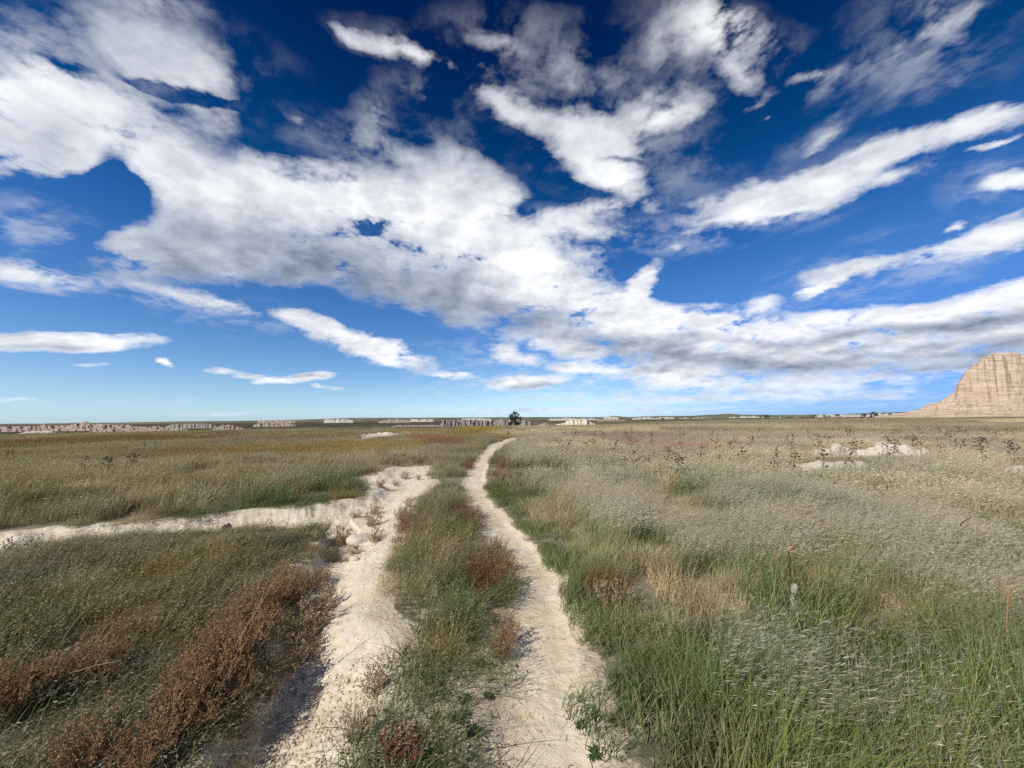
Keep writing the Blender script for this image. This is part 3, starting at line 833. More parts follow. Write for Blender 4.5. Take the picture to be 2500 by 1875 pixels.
sky_ridge('eroded_mound', 'low grey mound between the lone tree and the cream mound', 'mound', m_mesa,
          [(1306, 1041), (1318, 1036), (1328, 1032), (1340, 1034), (1352, 1039)], 270, 18, KNOB, nu=120, nv=30, flute=(1, 3), rough=(.15, 3), seed=16, base_drop=1.5)
sky_ridge('badland_ridge', 'wide pinkish grey badland ridge of many small peaks at the far left', 'ridge', m_mound,
          [(-160, 1046), (-60, 1038), (0, 1042), (20, 1041), (45, 1040), (80, 1040), (110, 1037), (140, 1040), (165, 1039), (185, 1036), (200, 1031.5), (214, 1029.5), (222, 1034), (250, 1036), (285, 1037), (300, 1037), (330, 1041), (360, 1044)],
          420, 70, KNOB, nu=700, nv=60, flute=(1.6, 9), rough=(.35, 7), terr=5, seed=17, base_drop=2)
sky_ridge('badland_ridge', 'row of pinkish badland humps with a pointed peak, left skyline', 'ridge', m_mound,
          [(222, 1052), (250, 1049), (275, 1046), (300, 1049), (320, 1046), (350, 1045), (365, 1043), (380, 1039), (390, 1041), (405, 1046), (425, 1045), (445, 1046), (462, 1050)], 250, 26, KNOB, nu=500, nv=50, flute=(1.5, 3.5), rough=(.4, 3), seed=18, base_drop=1.5)
sky_ridge('eroded_mound', 'sharp pale pyramid-like mound with a sandy apron on the left skyline', 'mound', m_mound,
          [(515, 1049), (530, 1044), (543, 1037), (552, 1039), (562, 1036), (574, 1040), (583, 1042), (600, 1048)], 250, 22, KNOB, nu=260, nv=50, flute=(1.6, 2.5), rough=(.3, 2.5), seed=19, base_drop=1.5)
sky_ridge('badland_ridge', 'dark flat-topped bank behind the pyramid mound, left skyline', 'ridge', m_mesa,
          [(405, 1041), (420, 1036), (450, 1035), (480, 1034.5), (515, 1036), (530, 1041)], 560, 40, MESA, nu=260, nv=30, flute=(1.2, 6), rough=(.05, 4), seed=20, base_drop=2)

# far hills: white outcrops under a low green rise
rr_ = np.random.default_rng(5)
def hills_line(name, pts, dist, depth, mat, **kw):
    o = sky_ridge(name, None, None, mat, pts, dist, depth, KNOB, **kw)
    return tag(o, kind='structure')
m_far, t, out = new_mat('far_grassy_hills')
pos = t.add('ShaderNodeTexCoord').outputs['Object']
principled(t, out, t.mix(t.rng(t.noise(pos, .006, 6, .65), .42, .6), (.105, .10, .062, 1), (.19, .175, .12, 1)), .95)
hills_line('hills', [(-300, 1041), (-100, 1036), (60, 1035), (250, 1032), (420, 1029), (560, 1027.5), (700, 1026), (820, 1026), (900, 1030)], 3600, 900, m_far, nu=400, nv=20, rough=(.15, 300), seed=31, base_drop=15, smooth=True)
hills_line('hills', [(620, 1028), (760, 1023), (860, 1020), (1000, 1019.5), (1130, 1019), (1260, 1018), (1400, 1018), (1500, 1018.5), (1650, 1019)], 4400, 900, m_far, nu=400, nv=20, rough=(.10, 300), seed=32, base_drop=15, smooth=True)
hills_line('hills', [(1380, 1021), (1470, 1018), (1495, 1015), (1530, 1018), (1600, 1015.5), (1680, 1015), (1740, 1012), (1775, 1009.5), (1810, 1012), (1880, 1013), (1990, 1012.5), (2060, 1011), (2160, 1007), (2230, 1005), (2400, 1009)], 3900, 900, m_far, nu=600, nv=20, rough=(.12, 250), seed=33, base_drop=15, smooth=True)
k = 0
for (x0, x1, yb, yt, d_, lab) in [
        (790, 862, 1026, 1021.5, 2300, 'streaked whitish slope under the skyline left of centre'), (632, 720, 1027.5, 1024.5, 2600, 'thin whitish bluff line above the small buff mesa'),
        (925, 1000, 1028, 1022.5, 1500, 'grey flat bluff behind the low clay ridge'), (1000, 1060, 1025, 1022, 2400, 'faint grey bluff left of the fluted mesa'),
        (1128, 1200, 1023, 1020, 3000, 'white bluff streak just above the fluted mesa'), (1338, 1462, 1024, 1019, 2700, 'scalloped white bluff behind the cream mound'),
        (1460, 1528, 1026.5, 1021.5, 1100, 'flat-topped pale shelf right of the cream mound'), (1475, 1510, 1019, 1016, 3400, 'small white cap on the rounded hill above the pale shelf'),
        (1545, 1600, 1021, 1016.5, 3000, 'white outcrop, first of the scalloped row right of centre'), (1598, 1650, 1021.5, 1016.5, 2900, 'white outcrop, second of the scalloped row right of centre'),
        (1655, 1745, 1023, 1018, 2600, 'wide white outcrop, third of the scalloped row right of centre'), (1780, 1870, 1019, 1014.5, 2600, 'white outcrop below the highest green hill'),
        (1865, 1935, 1023, 1017, 1500, 'two small white peaks beyond the plain, left of the far bushes'), (1930, 1965, 1022, 1017.5, 1500, 'lone small white peak beyond the plain'),
        (1990, 2160, 1014, 1010.5, 2600, 'long thin white bluff left of the butte'), (2110, 2230, 1014.5, 1007, 1500, 'buff bluff at the foot of the butte on its left')]:
    n = max(5, int((x1 - x0) / 6)); xs = np.linspace(x0, x1, n * 2 + 1) + rr_.uniform(-2, 2, n * 2 + 1)
    pts = [(x_, (yb - .3) if i_ in (0, n * 2) else (yb - (yb - yt) * rr_.uniform(.25, 1.0) * min(1, .35 + 2.2 * min(i_, 2 * n - i_) / (2 * n)))) for i_, x_ in enumerate(xs)]
    sky_ridge('pale_bluff', lab, 'bluff', m_pale if d_ > 1200 and yb < 1027 else m_mound, pts, d_, 60 + d_ * .03, [(0, 0), (.2, .3), (.45, 1), (.7, .9), (1, 0)], group='pale bluffs along the horizon',
              nu=200, nv=24, flute=(1.4, d_ * .02), rough=(.15, d_ * .02), seed=40 + k, base_drop=4 + d_ * .002); k += 1

# ------------------------------------------------------------------ rocks in the grass
def near_rock(name, label, cat, top, base_row, depth, cross, mat=None, dz=0.0, **kw):
    x0, x1 = top[0][0], top[-1][0]
    A = ground_at(x0, base_row[0]); B = ground_at(x1, base_row[1])
    o = ridge(name, mat or m_rock, A, B, px_prof(A, B, top), depth, cross, **kw)
    o.location.z += dz
    return tag(o, label, cat)
def lift(o, k): o.location.z += k; return o
LUMP = [(0, 0), (.12, .5), (.35, .95), (.5, 1), (.75, .75), (1, 0)]
near_rock('rock_outcrop', 'long knobbly cream rock outcrop rising from the silvery grass on the right', 'rock',
          [(1984, 1112), (2010, 1107), (2028, 1106), (2032, 1094), (2042, 1092.5), (2056, 1098), (2068, 1105), (2090, 1106), (2118, 1105), (2134, 1101), (2142, 1092), (2150, 1089.5), (2172, 1094), (2196, 1095), (2210, 1092.5), (2222, 1098), (2236, 1105), (2248, 1106)],
          (1119, 1119), 1.8, LUMP, nu=360, nv=60, flute=(.8, .5), rough=(.45, .45), terr=5, seed=61, base_drop=.4, dz=.13)
near_rock('boulder', 'rounded pale boulder at the right end of the long cream outcrop', 'boulder',
          [(2247, 1112), (2250, 1104), (2256, 1101), (2265, 1104), (2274, 1110), (2282, 1116)], (1121, 1121), 1.0, LUMP, nu=90, nv=50, flute=(.5, .3), rough=(.35, .3), seed=62, base_drop=.4, dz=.13)
near_rock('rock_outcrop', 'low flat cream rock shelf in the grass nearer than the knobbly outcrop', 'rock',
          [(1935, 1150), (1955, 1146), (1970, 1143), (1990, 1139), (1996, 1136), (2008, 1137), (2018, 1142), (2030, 1142), (2060, 1139), (2095, 1139), (2110, 1140), (2120, 1147)], (1154, 1150), 1.6, LUMP, nu=300, nv=50, flute=(.6, .4), rough=(.4, .35), terr=4, seed=63, base_drop=.4, dz=.12)
near_rock('rock_outcrop', 'grey-white flat rock cut off by the right edge of the picture', 'rock',
          [(2455, 1152), (2470, 1148), (2490, 1146), (2520, 1147), (2560, 1150), (2590, 1158)], (1172, 1172), 1.5, LUMP, nu=160, nv=40, flute=(.4, .5), rough=(.3, .4), seed=64, base_drop=.4, dz=.08)
near_rock('rock_outcrop', 'broad cream crusted outcrop with a small knob in the left plain', 'rock',
          [(868, 1070), (876, 1062), (878, 1056.5), (884, 1060), (910, 1060), (940, 1057), (950, 1056), (970, 1058), (1000, 1058.5), (1012, 1063)], (1068, 1066), 8.0, LUMP, nu=300, nv=60, flute=(.6, .8), rough=(.55, .8), terr=3, seed=65, base_drop=.3)
near_rock('rock_outcrop', 'thin cream rock ledge left of the crusted outcrop', 'rock',
          [(755, 1070), (775, 1067), (800, 1063), (812, 1062), (826, 1061), (845, 1062)], (1071, 1066), 4.0, LUMP, nu=200, nv=40, flute=(.5, .8), rough=(.5, .8), seed=66, base_drop=.3)
near_rock('rock_outcrop', 'low buff ledge near the left edge below the badland ridge', 'rock',
          [(40, 1060), (60, 1055), (90, 1052), (110, 1053), (128, 1051), (137, 1056)], (1059, 1057), 5.0, LUMP, nu=200, nv=40, flute=(.5, 1), rough=(.5, 1), seed=67, base_drop=.3)

def stone(name, label, px, py, size, dz, seed, cat='stone', mat=None, flat=.6):
    import bmesh
    bm = bmesh.new(); bmesh.ops.create_icosphere(bm, subdivisions=4, radius=1)
    V = np.array([v.co[:] for v in bm.verts]); r_ = np.random.default_rng(seed)
    for k_ in range(9):
        nrm = r_.normal(0, 1, 3); nrm /= np.linalg.norm(nrm); dd = r_.uniform(.5, .85)
        pr = V @ nrm; V = V - np.clip(pr - dd, 0, 9)[:, None] * nrm * .9
    V = V * (1 + .10 * (fbm(V[:, 0] * 3 + V[:, 2] * 2, V[:, 1] * 3 - V[:, 2], 4, seed)[:, None] - .5))
    V *= np.array(size)[None, :]
    F = np.array([[v.index for v in f.verts] for f in bm.faces]); bm.free()
    x, y = ground_at(px, py)
    return tag(link(name, mesh_np(name, V, F, mat or m_rock), loc=(x, y, hz(x, y) + dz)), label, cat)
stone('stone', 'smooth buff stone half sunk in the sand of the wash beside a tan weed', 885, 1296, (.22, .17, .10), .02, 3)
stone('clay_block', 'dark crumbled clay block on the left arm of the wash', 548, 1290, (.09, .08, .07), .03, 4, 'clay block', m_mound)
stone('stone', 'small stone at the end of the turf bank in the wash', 866, 1345, (.07, .05, .05), .02, 5)
# ------------------------------------------------------------------ weeds, stalks, trees
def leaf_mat(name, a, b, trans=.25):
    m, t, out = new_mat(name)
    rnd = t.attr('rnd')
    col = t.mix(rnd, a, b)
    p = t.add('ShaderNodeBsdfPrincipled'); t.put(p, 'Base Color', col); p.inputs['Roughness'].default_value = .75; p.inputs['Specular IOR Level'].default_value = .2
    tr = t.add('ShaderNodeBsdfTranslucent'); t.put(tr, 0, col)
    mx = t.add('ShaderNodeMixShader'); mx.inputs[0].default_value = trans
    t.l.new(p.outputs[0], mx.inputs[1]); t.l.new(tr.outputs[0], mx.inputs[2]); t.l.new(mx.outputs[0], out.inputs[0])
    return m
m_russet = leaf_mat('russet_seed_leaf', (.23, .105, .042, 1), (.46, .27, .125, 1))
m_tanw = leaf_mat('tan_seed_leaf', (.38, .24, .13, 1), (.56, .44, .28, 1))
m_red = leaf_mat('red_leaf', (.20, .055, .045, 1), (.36, .16, .11, 1))
m_grn = leaf_mat('green_leaf', (.045, .075, .028, 1), (.10, .14, .055, 1))
m_gry = leaf_mat('grey_green_leaf', (.12, .14, .08, 1), (.26, .25, .17, 1))
m_tree = leaf_mat('dark_tree_leaf', (.022, .040, .016, 1), (.060, .085, .035, 1), .15)
def stem_mat(name, col):
    m, t, out = new_mat(name)
    pos = t.add('ShaderNodeTexCoord').outputs['Object']
    principled(t, out, t.mix(t.noise(pos, 30, 4), tuple(c * .7 for c in col[:3]) + (1,), tuple(min(c * 1.3, .9) for c in col[:3]) + (1,)), .85)
    return m
m_stem = stem_mat('dry_stem', (.36, .25, .15)); m_dark = stem_mat('dark_dead_stem', (.085, .055, .04)); m_bark = stem_mat('grey_bark', (.12, .095, .075)); m_bleach = stem_mat('bleached_bark', (.42, .375, .31))
m_gstem = stem_mat('olive_stem', (.20, .20, .08)); m_wood = stem_mat('weathered_post_wood', (.20, .14, .09))

def tubes(paths, radii, k=4):
    """paths: list of (m,3) arrays, radii: list of (m,) arrays"""
    V, Q = [], []; o = 0
    for P, r_ in zip(paths, radii):
        P = np.asarray(P, float); m = len(P)
        T = np.gradient(P, axis=0); T /= np.linalg.norm(T, axis=1, keepdims=True) + 1e-9
        up = np.where(np.abs(T[:, 2:3]) > .9, np.array([[1., 0, 0]]), np.array([[0, 0, 1.]]))
        a = np.cross(T, up); a /= np.linalg.norm(a, axis=1, keepdims=True) + 1e-9; b = np.cross(T, a)
        an = np.arange(k) * 2 * np.pi / k
        ring = P[:, None, :] + (np.cos(an)[None, :, None] * a[:, None, :] + np.sin(an)[None, :, None] * b[:, None, :]) * np.asarray(r_)[:, None, None]
        V.append(ring.reshape(-1, 3))
        i = np.arange(m - 1)[:, None] * k + np.arange(k)[None, :]; j = np.arange(m - 1)[:, None] * k + (np.arange(k) + 1)[None, :] % k
        Q.append(np.stack([i, j, j + k, i + k], -1).reshape(-1, 4) + o); o += m * k
    return np.concatenate(V), np.concatenate(Q)

def weed_meshes(seed, h, spread_, nst, nside, leaves_per, lsize, lean=(.12, .05), curl=.4, kname='weed', smat=None, lmat=None):
    r_ = np.random.default_rng(seed); paths, rads, LP, LD = [], [], [], []
    for i in range(nst):
        a = r_.uniform(0, 2 * np.pi); q_ = r_.uniform(.1, 1) ** .7
        H = h * r_.uniform(.65, 1.1) * (1 - .3 * q_); out_ = spread_ * q_
        t_ = np.linspace(0, 1, 7)
        P = np.stack([np.cos(a) * out_ * t_ ** .8 + lean[0] * H * t_ ** 2, np.sin(a) * out_ * t_ ** .8 + lean[1] * H * t_ ** 2, H * t_ ** (1 + curl * q_) - .02], 1)
        P[1:] += r_.normal(0, .012 * h, (6, 3))
        paths.append(P); rads.append(np.linspace(.0035, .0012, 7) * (h / .4))
        for k_ in range(nside):
            s0 = r_.uniform(.2, .98); ii = int(s0 * 6); b0 = P[ii] + (P[min(ii + 1, 6)] - P[ii]) * (s0 * 6 - ii)
            d_ = np.array([r_.normal(), r_.normal(), r_.uniform(.3, 1.8)]); d_ /= np.linalg.norm(d_)
            ln = h * r_.uniform(.10, .26) * (1.15 - s0 * .5)
            tt = np.linspace(0, 1, 4)[:, None]
            B_ = b0 + d_ * ln * tt + np.array([0, 0, 1]) * ln * .25 * tt ** 2
            paths.append(B_); rads.append(np.linspace(.0018, .0008, 4) * (h / .4))
            for _ in range(leaves_per):
                f = r_.uniform(.15, 1.05); LP.append(b0 + d_ * ln * f + np.array([0, 0, 1]) * ln * .25 * f * f); LD.append(d_)
    sv, sq = tubes(paths, rads, 3)
    LP = np.array(LP); LD = np.array(LD); n = len(LP)
    D = LD + r_.normal(0, .7, (n, 3)); D /= np.linalg.norm(D, axis=1, keepdims=True)
    sd = np.cross(D, r_.normal(0, 1, (n, 3))); sd /= np.linalg.norm(sd, axis=1, keepdims=True) + 1e-9
    ln = (lsize * r_.uniform(.5, 1.4, n))[:, None]
    V = np.stack([LP, LP + D * ln * .5 - sd * ln * .30, LP + D * ln, LP + D * ln * .5 + sd * ln * .30], 1).reshape(-1, 3)
    return (mesh_np(kname + '_stems', sv, sq, smat or m_stem),
            mesh_np(kname + '_leaves', V, np.arange(len(V)).reshape(-1, 4), lmat, {'rnd': np.repeat(r_.uniform(0, 1, n), 4)}))

def put(name, parts, loc, rz=0, s=1.0, label=None, cat=None, group=None):
    """a thing standing at loc whose parts are the given (name, mesh) pairs"""
    e = bpy.data.objects.new(name, None); C.objects.link(e); e.empty_display_size = .1
    e.location = loc; e.rotation_euler.z = rz; e.scale = (s, s, s) if not isinstance(s, tuple) else s
    tag(e, label, cat, group)
    for nm, me in parts:
        o = bpy.data.objects.new(nm, me); C.objects.link(o); o.parent = e
    return e
def at(px, py, dz=0.0):
    x, y = ground_at(px, py); return (x, y, hz(x, y) + dz)

W_RUS = [weed_meshes(100 + i, .40, .26, 30, 9, 11, .014, lmat=m_russet, kname='russet') for i in range(3)]
W_TAN = [weed_meshes(110 + i, .34, .22, 20, 8, 9, .016, lmat=m_tanw, kname='tan') for i in range(3)]
W_RED = [weed_meshes(120 + i, .22, .13, 14, 5, 7, .022, lmat=m_red, kname='red') for i in range(2)]
W_GRY = [weed_meshes(130 + i, .20, .14, 12, 6, 7, .014, lmat=m_gry, kname='greyweed', smat=m_gstem) for i in range(2)]
rw = random.Random(4)
def weeds(kind, tmpl, spots, label, cat, group):
    for i, sp in enumerate(spots):
        px, py, s = sp[:3]; lab = sp[3] if len(sp) > 3 else label
        a, b = tmpl[i % len(tmpl)]
        put(kind, [('stems', a), ('leaves', b)], at(px, py), rw.uniform(-2, 2), (s, s, s * rw.uniform(.85, 1.1)), lab, cat, group)
weeds('russet_weed', W_RUS, [(712, 1452, .8), (680, 1470, .85), (650, 1500, .9), (612, 1530, .85), (580, 1560, .8), (590, 1600, .85), (545, 1610, .75), (550, 1660, .9), (510, 1665, .8), (500, 1710, .85), (465, 1690, .7), (470, 1750, .8),
                             (440, 1730, .65), (430, 1800, .75), (560, 1715, .6), (520, 1770, .55), (700, 1425, .65), (640, 1550, .6), (350, 1895, .6), (200, 1895, .7), (300, 1890, .5)],
      'russet brown seed weed crowding the broken turf bank left of the wash', 'weed', 'russet weeds along the left bank of the wash')
weeds('russet_weed', W_RUS, [(225, 1640, .55), (262, 1632, .55), (185, 1660, .5), (245, 1670, .45)], 'russet seed weed in the turf left of the weed-lined bank', 'weed', 'russet weeds in the left turf')
weeds('russet_weed', W_RUS, [(40, 1730, .8), (85, 1710, .7), (10, 1760, .7)], 'russet seed weed at the left edge of the picture', 'weed', 'russet weeds at the left edge')
weeds('tan_weed', W_TAN, [(828, 1290, 1.15, 'bushy rust-tan weed, largest of those standing in the sandy wash'), (790, 1288, .6, 'small tan weed just left of the largest rust-tan weed in the wash'),
                          (906, 1268, .85, 'greyish tan weed beside the smooth buff stone, on its far side'), (913, 1306, .75, 'low tan weed right of the smooth buff stone'),
                          (990, 1164, .95, 'golden tan weed near the upper end of the wash, tallest there'), (1021, 1168, .6, 'small tan weed at the upper end of the wash, nearest the verge'),
                          (967, 1178, .6, 'low tan weed below the golden one at the upper end of the wash'), (927, 1190, .8, 'rust-tan weed on the point of the dark turf ledge'),
                          (913, 1235, .8, 'tan weed in the middle of the wash under the turf ledge'), (871, 1241, .55, 'thin upright tan weed alone near the far bank of the wash'),
                          (999, 1236, .6, 'tan weed on the far right side of the wash against the verge'), (984, 1276, .85, 'rusty tan weed where the verge grass meets the sand'),
                          (868, 1328, .5, 'small grey dried weed below the buff stone in the sand'), (918, 1688, .55, 'small bent olive weed lying on the sand near the verge'),
                          (868, 1800, .5, 'thin dry weed standing in the sand near the bottom of the wash'), (1493, 1492, .85, 'tan brown round weed in the green grass right of the trail')], None, 'weed', None)
weeds('tan_weed', W_TAN, [(762, 1400, .8), (775, 1450, .9), (760, 1500, .95), (735, 1560, .8), (700, 1600, .7), (660, 1660, .6), (735, 1520, .8), (590, 1760, .55), (790, 1385, .6), (610, 1700, .6), (1100, 1350, .6), (1160, 1260, .7)],
      'straw-tan seed weed on the sandy edge in front of the russet weeds', 'weed', 'tan weeds on the wash edge')
weeds('red_weed', W_RUS, [(1218, 1345, .55), (1232, 1385, .6), (1242, 1425, .6), (1236, 1560, .55), (1225, 1600, .5)], 'rusty seed weed leaning over the left edge of the trail', 'weed', 'rusty weeds along the left edge of the trail')
weeds('red_weed', W_RED, [(963, 1862, .9), (985, 1880, .8), (1010, 1850, .7)], 'dark red leafy weed at the bottom of the verge', 'weed', 'red weeds at the bottom of the verge')
weeds('grey_weed', W_GRY, [(745, 1310, .9), (770, 1320, .9), (755, 1298, .8), (720, 1375, .9), (735, 1350, 1.0), (762, 1300, .8)], 'grey crumbling tuft on the corner of the turf bank', 'weed', 'grey tufts on the turf bank corner')
weeds('dark_shrub', W_GRY, [(30, 1352, 1.3, 'small dark round shrub at the left edge by the left arm of the wash'), (75, 1350, 1.1, 'low dark green shrub right of the round one by the wash arm')], None, 'shrub', None)

# leafy rosettes on the verge
def rosette(seed, n, ln, w_):
    r_ = np.random.default_rng(seed); V, Q = [], []; o = 0; rn = []
    for i in range(n):
        a = r_.uniform(0, 2 * np.pi); L_ = ln * r_.uniform(.5, 1.1); rise = r_.uniform(.2, .9); t_ = np.linspace(0, 1, 6)
        c_ = np.stack([np.cos(a) * L_ * t_, np.sin(a) * L_ * t_, L_ * rise * (t_ - .75 * t_ ** 2) + .01], 1)
        sd = np.array([-np.sin(a), np.cos(a), r_.uniform(-.3, .3)]); ww = w_ * np.sin(np.pi * (t_ * .85 + .12)) * r_.uniform(.7, 1.2)
        V.append(np.stack([c_ - sd * ww[:, None], c_ + np.array([0, 0, -.15 * w_]), c_ + sd * ww[:, None]], 1).reshape(-1, 3))
        i_ = np.arange(5) * 3
        for k_ in (0, 1): Q.append(np.stack([i_ + k_, i_ + k_ + 1, i_ + k_ + 4, i_ + k_ + 3], 1) + o)
        rn.append(np.full(18, r_.uniform())); o += 18
    return mesh_np('rosette', np.concatenate(V), np.concatenate(Q), m_grn, {'rnd': np.concatenate(rn)}, True)
ROS = [rosette(140, 34, .10, .011), rosette(141, 46, .085, .009)]
for i, (px, py, s) in enumerate([(1075, 1700, 1.1), (1131, 1712, 1.2), (1037, 1866, 1.5), (1169, 1622, 1.1), (1120, 1760, 1.2), (1060, 1755, 1.0), (1160, 1790, 1.1), (1150, 1850, .9), (1090, 1650, .9), (1190, 1700, .8), (1210, 1520, .9), (1420, 1760, .9), (1450, 1830, .9)]):
    o = link('broadleaf_plant', ROS[i % 2], loc=at(px, py), rz=rw.uniform(0, 6)); s *= .55; o.scale = (s, s, s)
    tag(o, 'dark green broad-leaved rosette on the sandy verge' if px < 1300 else 'dark green broad-leaved rosette at the right edge of the trail', 'plant', 'broad-leaved rosettes')

# dried sunflower stalks with dark heads
def stalk(seed, h, heads, separate):
    r_ = np.random.default_rng(seed); t_ = np.linspace(0, 1, 6)
    P = np.stack([.15 * h * t_ ** 1.6 + r_.normal(0, .008, 6), r_.normal(0, .01, 6), h * t_ - .03], 1)
    paths = [P]; rads = [np.linspace(.006, .003, 6)]; tips = [P[-1]]
    for i in range(heads - 1):
        f = r_.uniform(.45, .95); b0 = np.array([.15 * h * f ** 1.6, 0, h * f]); d_ = np.array([r_.normal(.2, .7), r_.normal(0, .7), r_.uniform(.5, 1.3)]); d_ /= np.linalg.norm(d_); ln = h * r_.uniform(.15, .3)
        paths.append(b0 + d_ * ln * np.linspace(0, 1, 3)[:, None]); rads.append(np.linspace(.003, .002, 3)); tips.append(paths[-1][-1])
    sv, sq = tubes(paths, rads, 4)
    hs_ = []
    for T in tips:
        rad_ = r_.uniform(.016, .026); n1_, n2_ = 7, 9
        u_ = np.linspace(0, np.pi, n1_); v_ = np.linspace(0, 2 * np.pi, n2_, endpoint=False)
        rr_2 = rad_ * (1 + .25 * np.sin(5 * v_)[None, :] * (np.sin(u_)[:, None] ** 2))
        V = np.stack([np.sin(u_)[:, None] * np.cos(v_) * rr_2, np.sin(u_)[:, None] * np.sin(v_) * rr_2, np.cos(u_)[:, None] * rad_ * .7 + 0 * v_], -1).reshape(-1, 3) + T
        i_ = np.arange(n1_ - 1)[:, None] * n2_ + np.arange(n2_)[None, :]; j_ = np.arange(n1_ - 1)[:, None] * n2_ + (np.arange(n2_) + 1)[None, :] % n2_
        hs_.append((V, np.stack([i_, i_ + n2_, j_ + n2_, j_], -1).reshape(-1, 4)))
    if separate:
        return [('stem', mesh_np('stalk', sv, sq, m_dark))] + [('seed_head', mesh_np('seed_head', a, b, m_dark)) for a, b in hs_]
    V = [sv] + [a for a, b in hs_]; Q = [sq]; o = len(sv)
    for a, b in hs_: Q.append(b + o); o += len(a)
    return mesh_np('stalk', np.concatenate(V), np.concatenate(Q), m_dark)
ST_N = [stalk(200 + i, .62, 7 + i % 3, True) for i in range(4)]; ST_F = [stalk(210 + i, .58, 7, False) for i in range(5)]
for i, (px, py) in enumerate([(1517, 1176), (1545, 1170), (1650, 1192), (1660, 1188), (1627, 1160), (1707, 1152), (1755, 1160), (1809, 1160), (1889, 1175), (1898, 1170), (1936, 1180), (2006, 1182), (2069, 1175), (2167, 1150), (2398, 1150), (2474, 1152)]):
    put('sunflower_stalk', ST_N[i % 4], at(px, py), rw.uniform(-.6, .6), rw.uniform(.85, 1.15), 'dried sunflower stalk with dark seed heads sticking out of the nearer silvery grass', 'dead plant', 'nearer sunflower stalks on the right')
for i in range(110):
    px = rw.uniform(1360, 2520); py = 1068 + rw.random() ** 1.3 * 62
    x, y, z = at(px, py); s = rw.uniform(.8, 1.3)
    o = link('sunflower_stalk', ST_F[i % 5], loc=(x, y, z), rz=rw.uniform(-1, 1)); o.scale = (s * 1.25, s * 1.25, s)
    tag(o, 'distant dried sunflower stalk with dark heads on the right plain', 'dead plant', 'distant sunflower stalks on the right')
for i, (px, py) in enumerate([(6, 1140), (30, 1138), (240, 1172), (256, 1170), (262, 1174), (300, 1166), (313, 1164), (330, 1130), (350, 1108), (322, 1160), (205, 1175), (375, 1110)]):
    o = link('sunflower_stalk', ST_F[i % 5], loc=at(px, py), rz=rw.uniform(-1, 1)); o.scale = (1.15, 1.15, 1.0)
    tag(o, 'dried sunflower stalk with dark heads in the grass left of the wash', 'dead plant', 'sunflower stalks on the left')

# the dead stalk with peeling bark
b0 = at(1945, 1524)
r_ = np.random.default_rng(9); t_ = np.linspace(0, 1, 12)
P = np.stack([-.015 * np.sin(t_ * 5) - .035 * t_, 0 * t_, .44 * t_ - .02], 1) + r_.normal(0, .003, (12, 3))
sv, sq = tubes([P, P[6] + np.linspace(0, 1, 5)[:, None] * np.array([.09, .03, .09]), P[5] + np.linspace(0, 1, 5)[:, None] * np.array([-.08, 0, -.08])],
               [np.linspace(.008, .004, 12), np.linspace(.003, .001, 5), np.linspace(.003, .001, 5)], 6)
n_ = 14; tt = np.linspace(0, 1, n_); an = np.arange(10) * 2 * np.pi / 10
rad_ = (.013 + .010 * np.sin(tt * 9) ** 2) * (1 - .25 * tt)
rr_3 = rad_[:, None] * (1 + .45 * (fbm(np.repeat(tt * 9, 10), np.tile(np.cos(an) * 3, n_), 3, 3).reshape(n_, 10) - .5) * 2)
bv = np.stack([np.cos(an) * rr_3 + .012 * np.sin(tt * 7)[:, None], np.sin(an) * rr_3, np.repeat(tt * .25 - .02, 10).reshape(n_, 10)], -1).reshape(-1, 3)
i_ = np.arange(n_ - 1)[:, None] * 10 + np.arange(10)[None, :]; j_ = np.arange(n_ - 1)[:, None] * 10 + (np.arange(10) + 1)[None, :] % 10
bq = np.stack([i_, j_, j_ + 10, i_ + 10], -1).reshape(-1, 4)
hv_, hq_ = bv * np.array([.8, .8, .13]), bq
hv_ = hv_ + np.array([P[-1][0] + .02, 0, P[-1][2] + .0])
put('dead_stalk', [('stem', mesh_np('dead_stem', sv, sq, m_dark)), ('bark', mesh_np('peeling_bark', bv, bq, m_bleach)), ('seed_head', mesh_np('old_head', hv_, hq_, m_stem))], b0, 0, 1.25,
    'dead upright stalk with bleached peeling bark at its base, in the silvery grass', 'dead plant')

# twigs and long bent stems
def twig(name, label, px, py, pts, rads, mat, rz=0.0):
    sv, sq = tubes([np.array(p, float) for p in pts], [np.linspace(a, b, len(p)) for p, (a, b) in zip(pts, rads)], 5)
    return tag(link(name, mesh_np(name, sv, sq, mat), loc=at(px, py), rz=rz), label, 'twig')
twig('twig', 'thin dry forked twig lying across the bottom of the trail', 1255, 1868, [[(-.05, -.06, .008), (0, 0, .02), (.05, .07, .03), (.10, .15, .05)], [(0, 0, .02), (.03, .0, .03), (.06, .02, .05)]], [(.0022, .001), (.0015, .0007)], m_dark)
twig('twig', 'dark curved twig arching over the silvery grass at the right', 2345, 1395, [[(0, 0, .0), (.0, 0, .35), (.06, 0, .46), (.2, .02, .52), (.42, .05, .50)]], [(.006, .003)], m_dark)
twig('twig', 'pale straight stem leaning out of the turf beside the russet weeds', 500, 1690, [[(0, 0, 0), (.12, .05, .22), (.22, .12, .42), (.27, .18, .55)], [(.12, .05, .22), (.21, .02, .34)], [(.22, .12, .42), (.20, .2, .52)]], [(.004, .002), (.002, .001), (.002, .001)], m_stem)
twig('twig', 'pale dry stick lying flat in the dark turf, lower left', 215, 1710, [[(-.12, .0, .14), (.0, .02, .17), (.14, .03, .19)]], [(.0025, .0012)], m_stem)
twig('twig', 'orange forked stem in the grass at the right edge', 2462, 1640, [[(0, 0, 0), (.02, 0, .25), (.05, 0, .42), (.09, 0, .55)], [(.05, 0, .42), (.03, .02, .56)]], [(.004, .002), (.003, .001)], stem_mat('orange_stem', (.42, .19, .07)))

